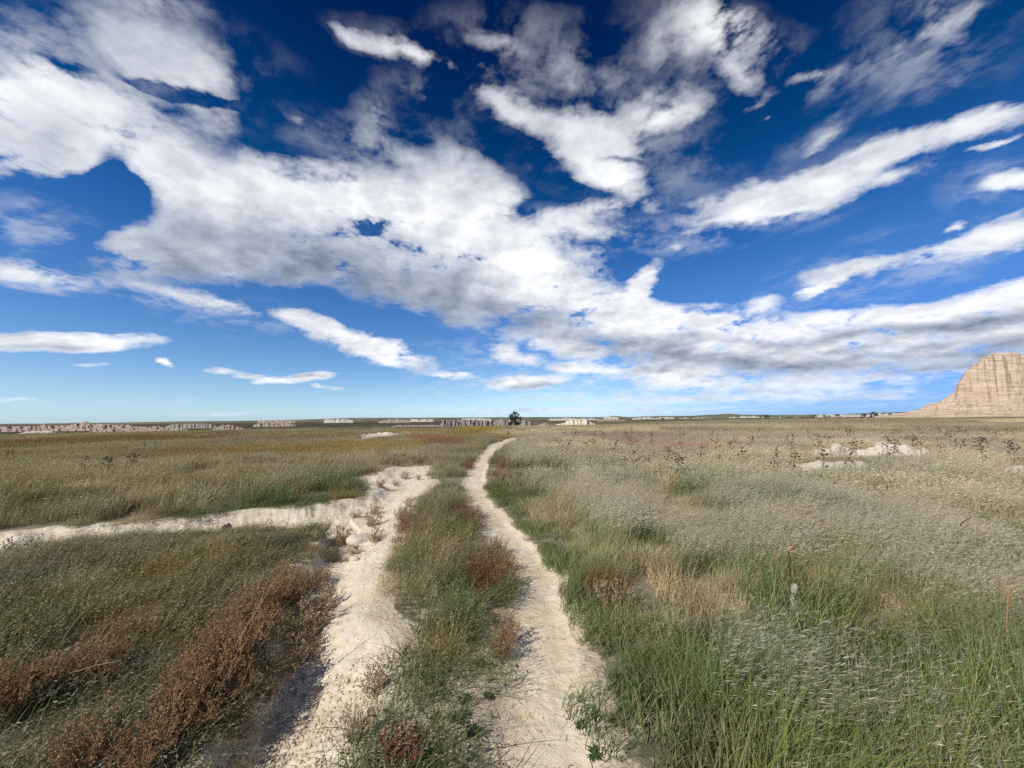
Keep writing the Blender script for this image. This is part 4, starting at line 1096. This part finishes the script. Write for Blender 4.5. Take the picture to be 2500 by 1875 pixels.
# trail marker
px0 = at(1240, 1068)
def box(cx, cy, cz, sx, sy, sz, bev=0.0):
    import bmesh
    bm = bmesh.new(); bmesh.ops.create_cube(bm, size=1)
    for v_ in bm.verts: v_.co = Vector((cx + v_.co.x * sx, cy + v_.co.y * sy, cz + v_.co.z * sz))
    if bev: bmesh.ops.bevel(bm, geom=bm.edges[:], offset=bev, segments=2, affect='EDGES')
    me = bpy.data.meshes.new('b'); bm.to_mesh(me); bm.free(); return me
pm = box(0, 0, .42, .12, .10, .86, .012); pm.materials.append(m_wood)
pp = box(0, -.056, .66, .085, .008, .18, .003); pp.materials.append(m_pale)
put('marker_post', [('post', pm), ('plate', pp)], px0, .1, 1.0, 'short brown wooden trail marker post near the far end of the trail', 'post')

# ------------------------------------------------------------------ trees
def tree_meshes(seed, h, wd, nleaf, leaf, blobs, low=.08):
    r_ = np.random.default_rng(seed)
    t_ = np.linspace(0, 1, 8)
    tr_ = np.stack([.03 * h * np.sin(t_ * 3), .02 * h * np.sin(t_ * 4), h * .8 * t_ - .2], 1)
    paths = [tr_]; rads = [np.linspace(h * .028, h * .006, 8)]; cen = []
    for i in range(blobs):
        f = r_.uniform(.08, 1.0); a = r_.uniform(0, 2 * np.pi)
        prof = np.sin(np.pi * (f * .80 + .16)) ** .75
        R_ = wd * .5 * prof * r_.uniform(.45, 1.0)
        c_ = np.array([np.cos(a) * R_, np.sin(a) * R_, h * (low + (1 - low) * f * .93)])
        b_ = tr_[min(7, int(f * 5))]
        mid = (b_ + c_) / 2 + np.array([0, 0, h * .03])
        paths.append(np.array([b_, mid, c_])); rads.append(np.array([h * .008, h * .005, h * .002])); cen.append(c_)
    cen = np.array(cen); k_ = r_.integers(0, blobs, nleaf)
    br = h * r_.uniform(.05, .11, blobs)
    off = r_.normal(0, 1, (nleaf, 3)); off /= np.linalg.norm(off, axis=1, keepdims=True)
    LP = cen[k_] + off * (br[k_] * r_.uniform(.3, 1.15, nleaf))[:, None] * np.array([1.1, 1.1, .85])
    D = off + r_.normal(0, .8, (nleaf, 3)); D /= np.linalg.norm(D, axis=1, keepdims=True)
    sd = np.cross(D, r_.normal(0, 1, (nleaf, 3))); sd /= np.linalg.norm(sd, axis=1, keepdims=True)
    ln = (leaf * r_.uniform(.5, 1.4, nleaf))[:, None]
    V = np.stack([LP, LP + D * ln * .5 - sd * ln * .35, LP + D * ln, LP + D * ln * .5 + sd * ln * .35], 1).reshape(-1, 3)
    V[:, 2] = np.maximum(V[:, 2], .02)
    sv, sq = tubes(paths, rads, 6)
    return [('trunk', mesh_np('trunk', sv, sq, m_bark)), ('crown', mesh_np('crown', V, np.arange(len(V)).reshape(-1, 4), m_tree, {'rnd': np.repeat(r_.uniform(0, 1, nleaf), 4)}))]
x, y = ground_at(1256, 1042.5)
dtr = math.hypot(x, y); sc_t = dtr * 37.5 / FPX
put('lone_tree', tree_meshes(300, sc_t, sc_t * .95, 9000, sc_t * .028, 60), (x, y, hz(x, y)), 0, 1.0, 'lone dark green tree standing on the plain beyond the end of the trail', 'tree')
BT = [tree_meshes(310 + i, 4.5, 5.8, 1500, .32, 22, .02) for i in range(3)]
for i, (px, dist, wpx, lab) in enumerate([(1580, 1150, 5, 'tiny dark bush, first right of the cream mound'), (1617, 1000, 8, 'small dark bush beside the second white outcrop'), (1686, 1200, 6, 'tiny dark bush under the wide white outcrop'), (1800, 1100, 9, 'small dark bush under the highest green hill'),
                                     (1858, 1500, 7, 'grey-green bush, left of a close pair on the right skyline'), (1871, 1450, 11, 'dark bush, right of a close pair on the right skyline'), (1989, 1300, 10, 'dark low bush, first of four on the skyline left of the butte'),
                                     (2013, 1350, 9, 'low bush, second of four on the skyline left of the butte'), (2024, 1320, 7, 'low bush, third of four on the skyline left of the butte'), (2046, 1100, 12, 'round dark tree, last and tallest of four on the skyline left of the butte'),
                                     (2109, 620, 13, 'dark round bush on the plain left of the butte, left of a pair'), (2133, 600, 19, 'wide dark bush on the plain left of the butte, right of a pair'), (2191, 900, 9, 'small dark bush on the buff bluff at the foot of the butte')]):
    d_ = pix_dir(px, 1015); x, y = d_.x / d_.y * dist, dist
    s = wpx * dist / FPX / 5.2
    z = hz(x, y) + (5.5 if px == 2191 else 0)
    put('distant_bush', BT[i % 3], (x, y, z), i, (s, s, s * .85), lab, 'bush', 'bushes and small trees on the far plain')

# ------------------------------------------------------------------ crumbs of clay and dry litter on the bare ground
def crumbs(name, label, n, size, mask_fn, seed, mat, flat=False, clump=.5):
    r_ = np.random.default_rng(seed)
    x, y = ring_points(r_, 1.1, 12, 1.0, 56); x = x[:0]; y = y[:0]
    rr_ = 1.2 * (11 / 1.2) ** r_.uniform(0, 1, n * 12); aa = np.radians(r_.uniform(-56, 20, n * 12)); x = rr_ * np.sin(aa); y = rr_ * np.cos(aa)
    z, tr, wa, ba, bi = height(x, y, True)
    k_ = mask_fn(x, y, tr, wa, r_) ; x, y, z = x[k_][:n], y[k_][:n], z[k_][:n]; n = len(x)
    s = size * r_.uniform(.3, 1.3, n) ** 1.5
    if flat:
        a = r_.uniform(0, np.pi, n); D = np.stack([np.cos(a), np.sin(a), r_.uniform(-.05, .25, n)], 1); sd = np.stack([-np.sin(a), np.cos(a), 0 * a], 1)
        P = np.stack([x, y, z + .006], 1); L_ = s[:, None]; w_ = .0012 + .0008 * r_.uniform(0, 1, (n, 1))
        bend = r_.normal(0, .15, (n, 1))
        V = np.stack([P - D * L_ - sd * w_, P - D * L_ + sd * w_, P + sd * (w_ + bend * L_), P + sd * (bend * L_ - w_), P + D * L_ + sd * w_, P + D * L_ - sd * w_], 1).reshape(-1, 3)
        b = np.arange(n)[:, None] * 6
        Q = np.concatenate([b + np.array([[0, 1, 2, 3]]), b + np.array([[3, 2, 4, 5]])])
        me = mesh_np(name, V, Q, mat)
    else:
        base = np.array([[1, 0, 0], [0, 1, 0], [-1, 0, 0], [0, -1, 0], [0, 0, 1], [0, 0, -1], ], float)
        F = np.array([[0, 1, 4], [1, 2, 4], [2, 3, 4], [3, 0, 4], [1, 0, 5], [2, 1, 5], [3, 2, 5], [0, 3, 5]])
        V = base[None] * s[:, None, None] * r_.uniform(.5, 1.2, (n, 6, 1)) * np.array([1, 1, .6])
        a = r_.uniform(0, 6.28, n); ca, sa_ = np.cos(a)[:, None], np.sin(a)[:, None]
        V = np.stack([V[..., 0] * ca - V[..., 1] * sa_, V[..., 0] * sa_ + V[..., 1] * ca, V[..., 2]], -1) + np.stack([x, y, z + s * .15], 1)[:, None, :]
        me = mesh_np(name, V.reshape(-1, 3), (F[None] + np.arange(n)[:, None, None] * 6).reshape(-1, 3), mat)
    return tag(link(name, me), label, 'gravel' if not flat else 'litter', kind='stuff')
m_crumb, t, out = new_mat('clay_crumb')
principled(t, out, t.mix(t.noise(t.add('ShaderNodeNewGeometry').outputs['Position'], 40, 3), rgb(176, 158, 130), rgb(205, 190, 165)), .95)
m_litter, t, out = new_mat('dry_litter')
principled(t, out, (.22, .165, .11, 1), .9)
crumbs('clay_crumbs', 'pale clay crumbs scattered over the wash', 5500, .011, lambda x, y, tr, wa, r_: (wa > .04) & ((fbm(x * 1.6, y * 1.6, 3, 77) > .54) | ((x < -2.9) & (y > 3.5)) | (r_.uniform(0, 1, len(x)) < .06)), 71, m_crumb)
crumbs('trail_grit', 'fine grit on the trodden trail', 2500, .006, lambda x, y, tr, wa, r_: (tr > .0), 72, m_crumb)
crumbs('dry_litter', 'dry straw bits lying on the sand of wash, verge and trail', 450, .018, lambda x, y, tr, wa, r_: ((tr > -.12) & (np.abs(tr - .0) < .06 + .25 * r_.uniform(0, 1, len(x)) ** 3)) | ((wa > 0) & (fbm(x * 2, y * 2, 3, 78) > .52)), 73, m_litter, flat=True)
# ------------------------------------------------------------------ light
SUN_AZ = math.atan2(-0.74, -0.67)          # the sun stands behind and to the left
SUN_EL = R(40)
sun_dir = Vector((math.sin(SUN_AZ) * math.cos(SUN_EL), math.cos(SUN_AZ) * math.cos(SUN_EL), math.sin(SUN_EL)))
ld = bpy.data.lights.new('sun', 'SUN'); ld.energy = SUN_STRENGTH; ld.angle = R(0.5); ld.color = (1.0, 0.95, 0.87)
lo = bpy.data.objects.new('sun', ld); C.objects.link(lo)
lo.rotation_euler = (-sun_dir).to_track_quat('-Z', 'Y').to_euler()

w = bpy.data.worlds.new('World'); sc.world = w; w.use_nodes = True
w.node_tree.nodes.clear()
t = NT(w.node_tree)
wout = t.add('ShaderNodeOutputWorld')
sky = t.add('ShaderNodeTexSky'); sky.sky_type = 'NISHITA'; sky.sun_disc = False
sky.sun_elevation = SUN_EL; sky.sun_rotation = SUN_AZ % (2 * math.pi)
sky.altitude = 800; sky.air_density = 1.0; sky.dust_density = 0.4; sky.ozone_density = 2.0
d = t.vmath('NORMALIZE', t.add('ShaderNodeTexCoord').outputs['Generated'])
sx, sy, sz = t.sep(d)[0:3]
zc = t.math('MAXIMUM', sz, 0.0)
# a polarised, deep blue sky: the clear-air colour deepened with height
ramp = t.add('ShaderNodeValToRGB'); t.put(ramp, 0, zc)
cr = ramp.color_ramp
while len(cr.elements) > 1: cr.elements.remove(cr.elements[-1])
for i, (p, c) in enumerate(SKY_TINT):
    e = cr.elements[0] if i == 0 else cr.elements.new(p)
    e.position = p; e.color = (c[0] / 4, c[1] / 4, c[2] / 4, 1)
skc = t.mix(1.0, sky.outputs[0], ramp.outputs[0], 'MULTIPLY')
dim = t.math('MULTIPLY', t.rng(sx, 0.05, 0.75), t.rng(zc, 0.35, 0.0))
skc = t.vmath('MULTIPLY', skc, t.comb(t.math('MULTIPLY_ADD', dim, -0.62, 1.0), t.math('MULTIPLY_ADD', dim, -0.50, 1.0), t.math('MULTIPLY_ADD', dim, -0.22, 1.0)))
skc = t.scale(skc, 4 * SKY_STR)

# clouds: masses laid out over the dome, broken up by noise that flattens towards the horizon like a real layer
yy = t.math('MAXIMUM', sy, 0.06)
u = t.math('DIVIDE', sx, yy); v = t.math('DIVIDE', sz, yy)
uv = t.comb(u, v, 0.0)
zz = t.math('ADD', zc, 0.33)
qx = t.math('DIVIDE', sx, zz); qy = t.math('DIVIDE', sy, zz)
q = t.comb(qx, qy, t.math('MULTIPLY', sz, 1.2))
wn = t.add('ShaderNodeTexNoise'); t.put(wn, 'Vector', q); wn.inputs['Scale'].default_value = 2.4; wn.inputs['Detail'].default_value = 9; wn.inputs['Roughness'].default_value = 0.62
wv = t.vmath('SUBTRACT', wn.outputs[1], (0.5, 0.5, 0.5))
n = t.add('ShaderNodeVectorMath', operation='MULTIPLY_ADD'); t.put(n, 0, wv); t.put(n, 1, t.comb(0.25, t.math('MULTIPLY_ADD', t.math('MINIMUM', t.math('MAXIMUM', v, 0.0), 0.8), 0.32, 0.02), 0.0)); t.put(n, 2, uv)
uvw = n.outputs[0]

def masses(lst, neg=False):
    acc = None
    for (cx, cy, rx, ry, ang, wt) in lst:
        if (wt < 0) != neg: continue
        dd = pix_dir(cx * K, cy * K)
        m = t.add('ShaderNodeMapping', vector_type='TEXTURE')
        t.put(m, 0, uvw)
        m.inputs[1].default_value = (dd.x / dd.y, dd.z / dd.y, 0)
        m.inputs[2].default_value = (0, 0, R(-ang))
        f = 1.42 * K / FPX
        m.inputs[3].default_value = (rx * f, ry * f, 1)
        g = t.add('ShaderNodeTexGradient', gradient_type='SPHERICAL' if neg else 'QUADRATIC_SPHERE'); t.put(g, 0, m.outputs[0])
        k_ = abs(wt) * 1.5 if neg else (wt * 1.75) ** 2
        acc = t.math('MULTIPLY_ADD', g.outputs[1], k_, acc if acc is not None else 0.0)
    return acc if neg else t.math('SQRT', acc)

CL = [  # upper left
      (240, 80, 300, 120, 12, .62), (330, 110, 150, 70, 20, .62), (430, 190, 110, 70, 45, .42), (330, 5, 180, 50, 0, .45), (450, 250, 110, 60, 30, .42), (60, 90, 110, 35, 10, .35),
      (50, 250, 280, 150, 14, 1.0), (220, 300, 200, 130, 15, .9), (20, 380, 200, 70, 0, .7), (340, 330, 130, 80, 10, .8),
      (258, 385, 62, 75, -12, -1.1), (235, 435, 95, 60, 12, -.95), (180, 400, 60, 30, -20, -.4), (150, 445, 70, 26, 25, -.4), (40, 462, 160, 60, 8, -1.0), (130, 500, 110, 60, 20, -.85), (400, 195, 130, 18, 14, -.8), (140, 150, 90, 12, 20, -.4),
      # the great band
      (480, 415, 220, 90, 8, 1.0), (750, 450, 310, 95, 10, 1.1), (1010, 430, 150, 100, 15, .8), (420, 530, 300, 80, 4, .9),
      (760, 560, 350, 75, 12, 1.0), (1000, 600, 300, 85, 18, 1.0), (1200, 590, 140, 65, 25, .9), (1120, 660, 190, 50, 10, .7), (1140, 520, 110, 70, 20, .55),
      (1145, 478, 40, 30, 0, -.5), (230, 540, 150, 60, -10, .5),
      # under it, left
      (90, 590, 190, 40, 10, .75), (40, 510, 80, 30, 10, .45), (300, 615, 120, 22, 10, .5), (430, 645, 130, 24, 18, .7), (510, 665, 70, 20, 20, .5),
      (630, 688, 50, 18, 10, .65), (770, 738, 175, 27, 20, 1.0), (130, 737, 200, 20, 0, 1.1), (347, 780, 16, 14, 0, .9), (640, 820, 80, 12, -6, 1.0),
      (480, 803, 70, 7, 4, .55), (550, 815, 50, 8, 0, .5), (700, 838, 24, 6, 0, .6), (215, 783, 45, 6, 0, .35),
      (20, 862, 60, 5, 0, .5), (215, 868, 40, 3, 0, .4), (470, 896, 80, 6, 0, .6), (350, 880, 60, 4, 0, .4), (980, 812, 60, 9, 6, .7), (1150, 828, 95, 16, 0, 1.0), (1130, 770, 80, 14, 10, .6),
      # upper middle
      (760, 50, 60, 22, 35, .5), (880, 110, 140, 38, 30, .70), (1080, 100, 110, 36, 15, .5), (1090, 215, 130, 50, 35, .75), (1230, 140, 80, 60, 60, .45),
      (1280, 290, 140, 62, 25, .82), (1330, 380, 115, 55, 40, .75), (1430, 230, 110, 50, -15, .72), (1300, 465, 140, 30, -10, .55), (1240, 505, 130, 30, 10, .55),
      (1150, 170, 22, 14, 0, -.6), (1340, 340, 60, 12, 10, -.4),
      (850, 335, 170, 50, 14, .48), (790, 270, 60, 80, 20, .38), (980, 340, 70, 50, 20, .42), (640, 250, 60, 25, 20, .25), (910, 220, 50, 25, 30, .3),
      # upper right
      (1560, 60, 120, 100, 10, 1.0), (1580, 150, 90, 45, 60, .6), (1420, 90, 50, 100, 20, .4), (1740, 170, 110, 30, -22, .65), (1610, 235, 60, 18, -20, .45), (1630, 275, 40, 18, 0, .4),
      (1990, 50, 130, 130, -50, .72), (2100, 20, 110, 60, -35, .5), (1910, 130, 60, 60, -60, .5), (2060, 170, 60, 40, -50, .45), (1850, 20, 80, 40, 0, .3),
      (1680, 425, 230, 50, -10, .95), (1900, 350, 190, 38, -22, .95), (2120, 280, 160, 38, -24, .9), (1540, 475, 120, 22, -14, .5), (1770, 310, 80, 18, -35, .4), (1940, 400, 120, 20, -15, .4),
      (2190, 400, 70, 26, -15, .95), (2150, 332, 80, 9, -22, .5), (2190, 470, 60, 10, -20, .3), (1450, 545, 30, 18, -20, .45), (1490, 500, 60, 14, -20, .35),
      (1860, 575, 100, 20, -16, .9), (1800, 615, 70, 12, -25, .7), (2000, 540, 120, 20, -18, .7), (2130, 520, 150, 32, -12, .9), (2030, 492, 50, 14, -25, .8), (1960, 570, 120, 12, -15, .4),
      # the low bank to the right
      (2140, 650, 200, 42, -16, 1.1), (1850, 712, 420, 42, -5, 1.2), (1480, 700, 300, 45, 4, 1.2), (1350, 665, 110, 40, 8, .7), (2100, 720, 320, 50, -6, 1.1),
      (1400, 612, 55, 22, -42, .9), (1330, 640, 60, 25, 0, .6), (1700, 765, 420, 34, 2, 1.1), (1380, 745, 280, 30, 4, 1.0), (2050, 780, 260, 30, -4, .9), (1650, 660, 70, 20, -10, .5),
      (1500, 800, 330, 22, 2, .75), (1600, 830, 380, 22, 2, .7), (1900, 815, 300, 16, 0, .5), (1500, 860, 420, 14, 0, .6), (1900, 855, 320, 10, 0, .35), (1260, 886, 320, 8, 0, .7), (1250, 800, 150, 12, 4, .5),
      (1130, 800, 80, 12, 0, -.3)]
GR = [(620, 540, 340, 80, 8, .75), (420, 575, 280, 55, 2, .8), (800, 620, 280, 50, 12, .85), (1060, 672, 200, 42, 14, .9), (200, 540, 150, 60, 0, .35), (60, 560, 140, 50, 0, .3),
      (930, 600, 200, 50, 15, .4), (1320, 738, 200, 24, 6, .8), (1500, 772, 240, 18, 4, .9), (1750, 790, 280, 20, 0, .85), (1900, 720, 360, 16, -4, .6), (2130, 690, 240, 22, -12, .85),
      (2150, 745, 220, 22, -6, .8), (1620, 735, 200, 10, 3, .4), (2080, 790, 240, 14, -4, .6), (1850, 760, 200, 10, -2, .5), (1170, 838, 80, 8, 0, .6), (640, 813, 60, 6, 0, .5), (110, 748, 160, 8, 0, .5),
      (1760, 385, 160, 14, -16, .35), (1250, 600, 60, 30, 20, .25), (1700, 430, 200, 24, -10, .2), (100, 400, 250, 40, 5, .3),
      (250, 30, 500, 120, 5, .55), (1150, 90, 500, 140, 10, .42), (2000, 60, 300, 160, 0, .55), (500, 230, 150, 100, 30, .35), (850, 310, 250, 100, 10, .45)]
VE = [(250, 90, 330, 130, 10, .9), (470, 210, 110, 80, 40, .8), (430, 260, 130, 55, 20, .6), (850, 320, 230, 60, 12, .85), (790, 240, 60, 75, 20, .5), (960, 330, 120, 70, 15, .8), (890, 100, 190, 45, 28, .6),
      (1180, 130, 250, 120, 20, .9), (1330, 300, 230, 140, 30, .7), (1250, 510, 200, 45, 10, .8), (1540, 110, 200, 140, 20, .75), (1760, 170, 170, 55, -20, .75), (1990, 80, 220, 160, -40, .95),
      (1620, 260, 90, 40, 0, .5), (1800, 400, 420, 65, -17, .7), (1500, 500, 160, 55, -20, .75), (1930, 570, 260, 60, -15, .8), (2150, 400, 120, 50, -15, .6), (1760, 300, 120, 30, -30, .6), (60, 500, 180, 50, 10, .7), (400, 650, 260, 45, 14, .85),
      (1500, 845, 480, 50, 2, 1.1), (2000, 840, 380, 36, -2, .8), (1250, 885, 450, 14, 0, .9), (1100, 780, 200, 36, 8, .5), (930, 215, 130, 45, 30, .6), (640, 230, 60, 30, 30, .3), (1000, 812, 140, 18, 6, .5), (1130, 680, 200, 50, 10, .5),
      (480, 895, 200, 8, 0, .6), (300, 870, 300, 10, 0, .35)]
S = t.math('MAXIMUM', t.math('SUBTRACT', t.math('MINIMUM', masses(CL), 1.35), masses(CL, True)), 0.0)
V = masses(VE)
S = t.math('MINIMUM', S, 1.25)
Gm = masses(GR)
side = t.rng(sy, 0.02, 0.25)
qb = t.scale(q, 1.0)
sun2 = Vector((sun_dir.x, sun_dir.y, 0)).normalized() * 0.05
n1 = t.noise(q, 2.6, 10, 0.60, 0.1)
n2 = t.noise(t.vmath('ADD', q, (sun2.x, sun2.y, 0.05)), 2.6, 7, 0.56, 0.1)
nb = t.noise(q, 1.1, 5, 0.5)
def puffs(vec):
    v_ = t.add('ShaderNodeTexVoronoi', voronoi_dimensions='2D', feature='SMOOTH_F1'); t.put(v_, 'Vector', vec)
    v_.inputs['Scale'].default_value = 5.5; v_.inputs['Detail'].default_value = 3.0; v_.inputs['Roughness'].default_value = .6; v_.inputs['Lacunarity'].default_value = 2.3; v_.inputs['Smoothness'].default_value = .45
    return t.math('SUBTRACT', 1.0, v_.outputs['Distance'])
wq = t.vmath('ADD', q, t.scale(wv, .12))
pf = puffs(wq); pf2 = puffs(t.vmath('ADD', wq, (sun2.x, sun2.y, 0.05)))
fb = t.math('MULTIPLY_ADD', t.math('SUBTRACT', pf, .06), .26, t.noise(q, 9.0, 6, 0.65, 0.2))
behind = t.rng(nb, 0.52, 0.68)
Sx = t.math('ADD', t.math('MULTIPLY', S, side), t.math('MULTIPLY', t.math('SUBTRACT', 1.0, side), behind))
Sx = t.math('MULTIPLY_ADD', t.math('MAXIMUM', t.math('SUBTRACT', Sx, 0.8), 0.0), 0.8, Sx)
nn = t.math('MULTIPLY_ADD', fb, 0.34, t.math('MULTIPLY', n1, 0.66))
nn = t.rng(nn, 0.38, 0.63, 0.0, 1.0, smooth=False)
dn = t.math('MULTIPLY', Sx, t.math('MULTIPLY_ADD', nn, 1.50, 0.16))
od = t.math('MAXIMUM', t.math('SUBTRACT', dn, 0.24), 0.0)
alpha = t.math('SUBTRACT', 1.0, t.math('EXPONENT', t.math('MULTIPLY', t.math('POWER', od, 1.35), -2.9)))
zs = t.math('ADD', zc, 0.13)
qv = t.comb(t.math('DIVIDE', sx, zs), t.math('DIVIDE', sy, zs), 0.0)
wsp = t.math('MULTIPLY_ADD', t.math('SUBTRACT', pf, .06), .16, t.noise(t.vmath('ADD', qv, t.scale(wv, .2)), 3.8, 8, 0.66, 0.0))
av = t.math('MULTIPLY', t.math('MINIMUM', t.math('MULTIPLY', V, side), 1.0), t.rng(wsp, 0.43, 0.66))
av = t.math('MULTIPLY', av, 0.36)
am = alpha
alpha = t.math('SUBTRACT', 1.0, t.math('MULTIPLY', t.math('SUBTRACT', 1.0, alpha), t.math('SUBTRACT', 1.0, av)))
rel = t.math('SUBTRACT', n1, n2)
fine = t.math('SUBTRACT', n1, t.noise(q, 2.6, 1.5, 0.5, 0.1))
B = t.math('MULTIPLY_ADD', rel, -1.9, 0.90)
B = t.math('MULTIPLY_ADD', fine, 0.30, B)
B = t.math('MULTIPLY_ADD', t.math('SUBTRACT', pf, pf2), -.20, B)
B = t.math('SUBTRACT', B, t.math('MULTIPLY', Gm, 0.46))
thick = t.rng(dn, 0.9, 2.2)
B = t.math('SUBTRACT', B, t.math('MULTIPLY', t.math('MULTIPLY', thick, t.rng(n1, 0.40, 0.62, 1.0, 0.0)), 0.16))
B = t.math('MAXIMUM', t.math('MINIMUM', B, 1.0), 0.0)
ccol = t.add('ShaderNodeValToRGB'); t.put(ccol, 0, B)
e = ccol.color_ramp.elements
e[0].position = 0.0; e[0].color = (0.15, 0.19, 0.27, 1)
e[1].position = 1.0; e[1].color = (0.86, 0.875, 0.89, 1)
m_ = ccol.color_ramp.elements.new(0.45); m_.color = (0.40, 0.44, 0.52, 1)
m_ = ccol.color_ramp.elements.new(0.75); m_.color = (0.64, 0.66, 0.71, 1)
# low clouds are seen through more air and take a little of its colour
low = t.rng(zc, 0.0, 0.12, 0.45, 0.0)
cc = t.mix(low, ccol.outputs[0], rgb(160, 195, 232))
alpha = t.math('MULTIPLY', alpha, t.rng(sz, 0.0, 0.02))
fin = t.mix(alpha, skc, cc)
bg = t.add('ShaderNodeBackground'); t.l.new(fin, bg.inputs[0]); bg.inputs[1].default_value = 1.0
t.l.new(bg.outputs[0], wout.inputs[0])
w.cycles.sampling_method = 'MANUAL'; w.cycles.sample_map_resolution = 512

# ------------------------------------------------------------------ render
sc.view_settings.view_transform = 'Standard'; sc.view_settings.look = 'None'
sc.view_settings.exposure = EXPO; sc.view_settings.gamma = 1
sc.cycles.use_denoising = False
sc.cycles.max_bounces = 5; sc.cycles.diffuse_bounces = 2; sc.cycles.transmission_bounces = 3; sc.cycles.transparent_max_bounces = 4
sc.cycles.caustics_reflective = False; sc.cycles.caustics_refractive = False
sc.render.film_transparent = False
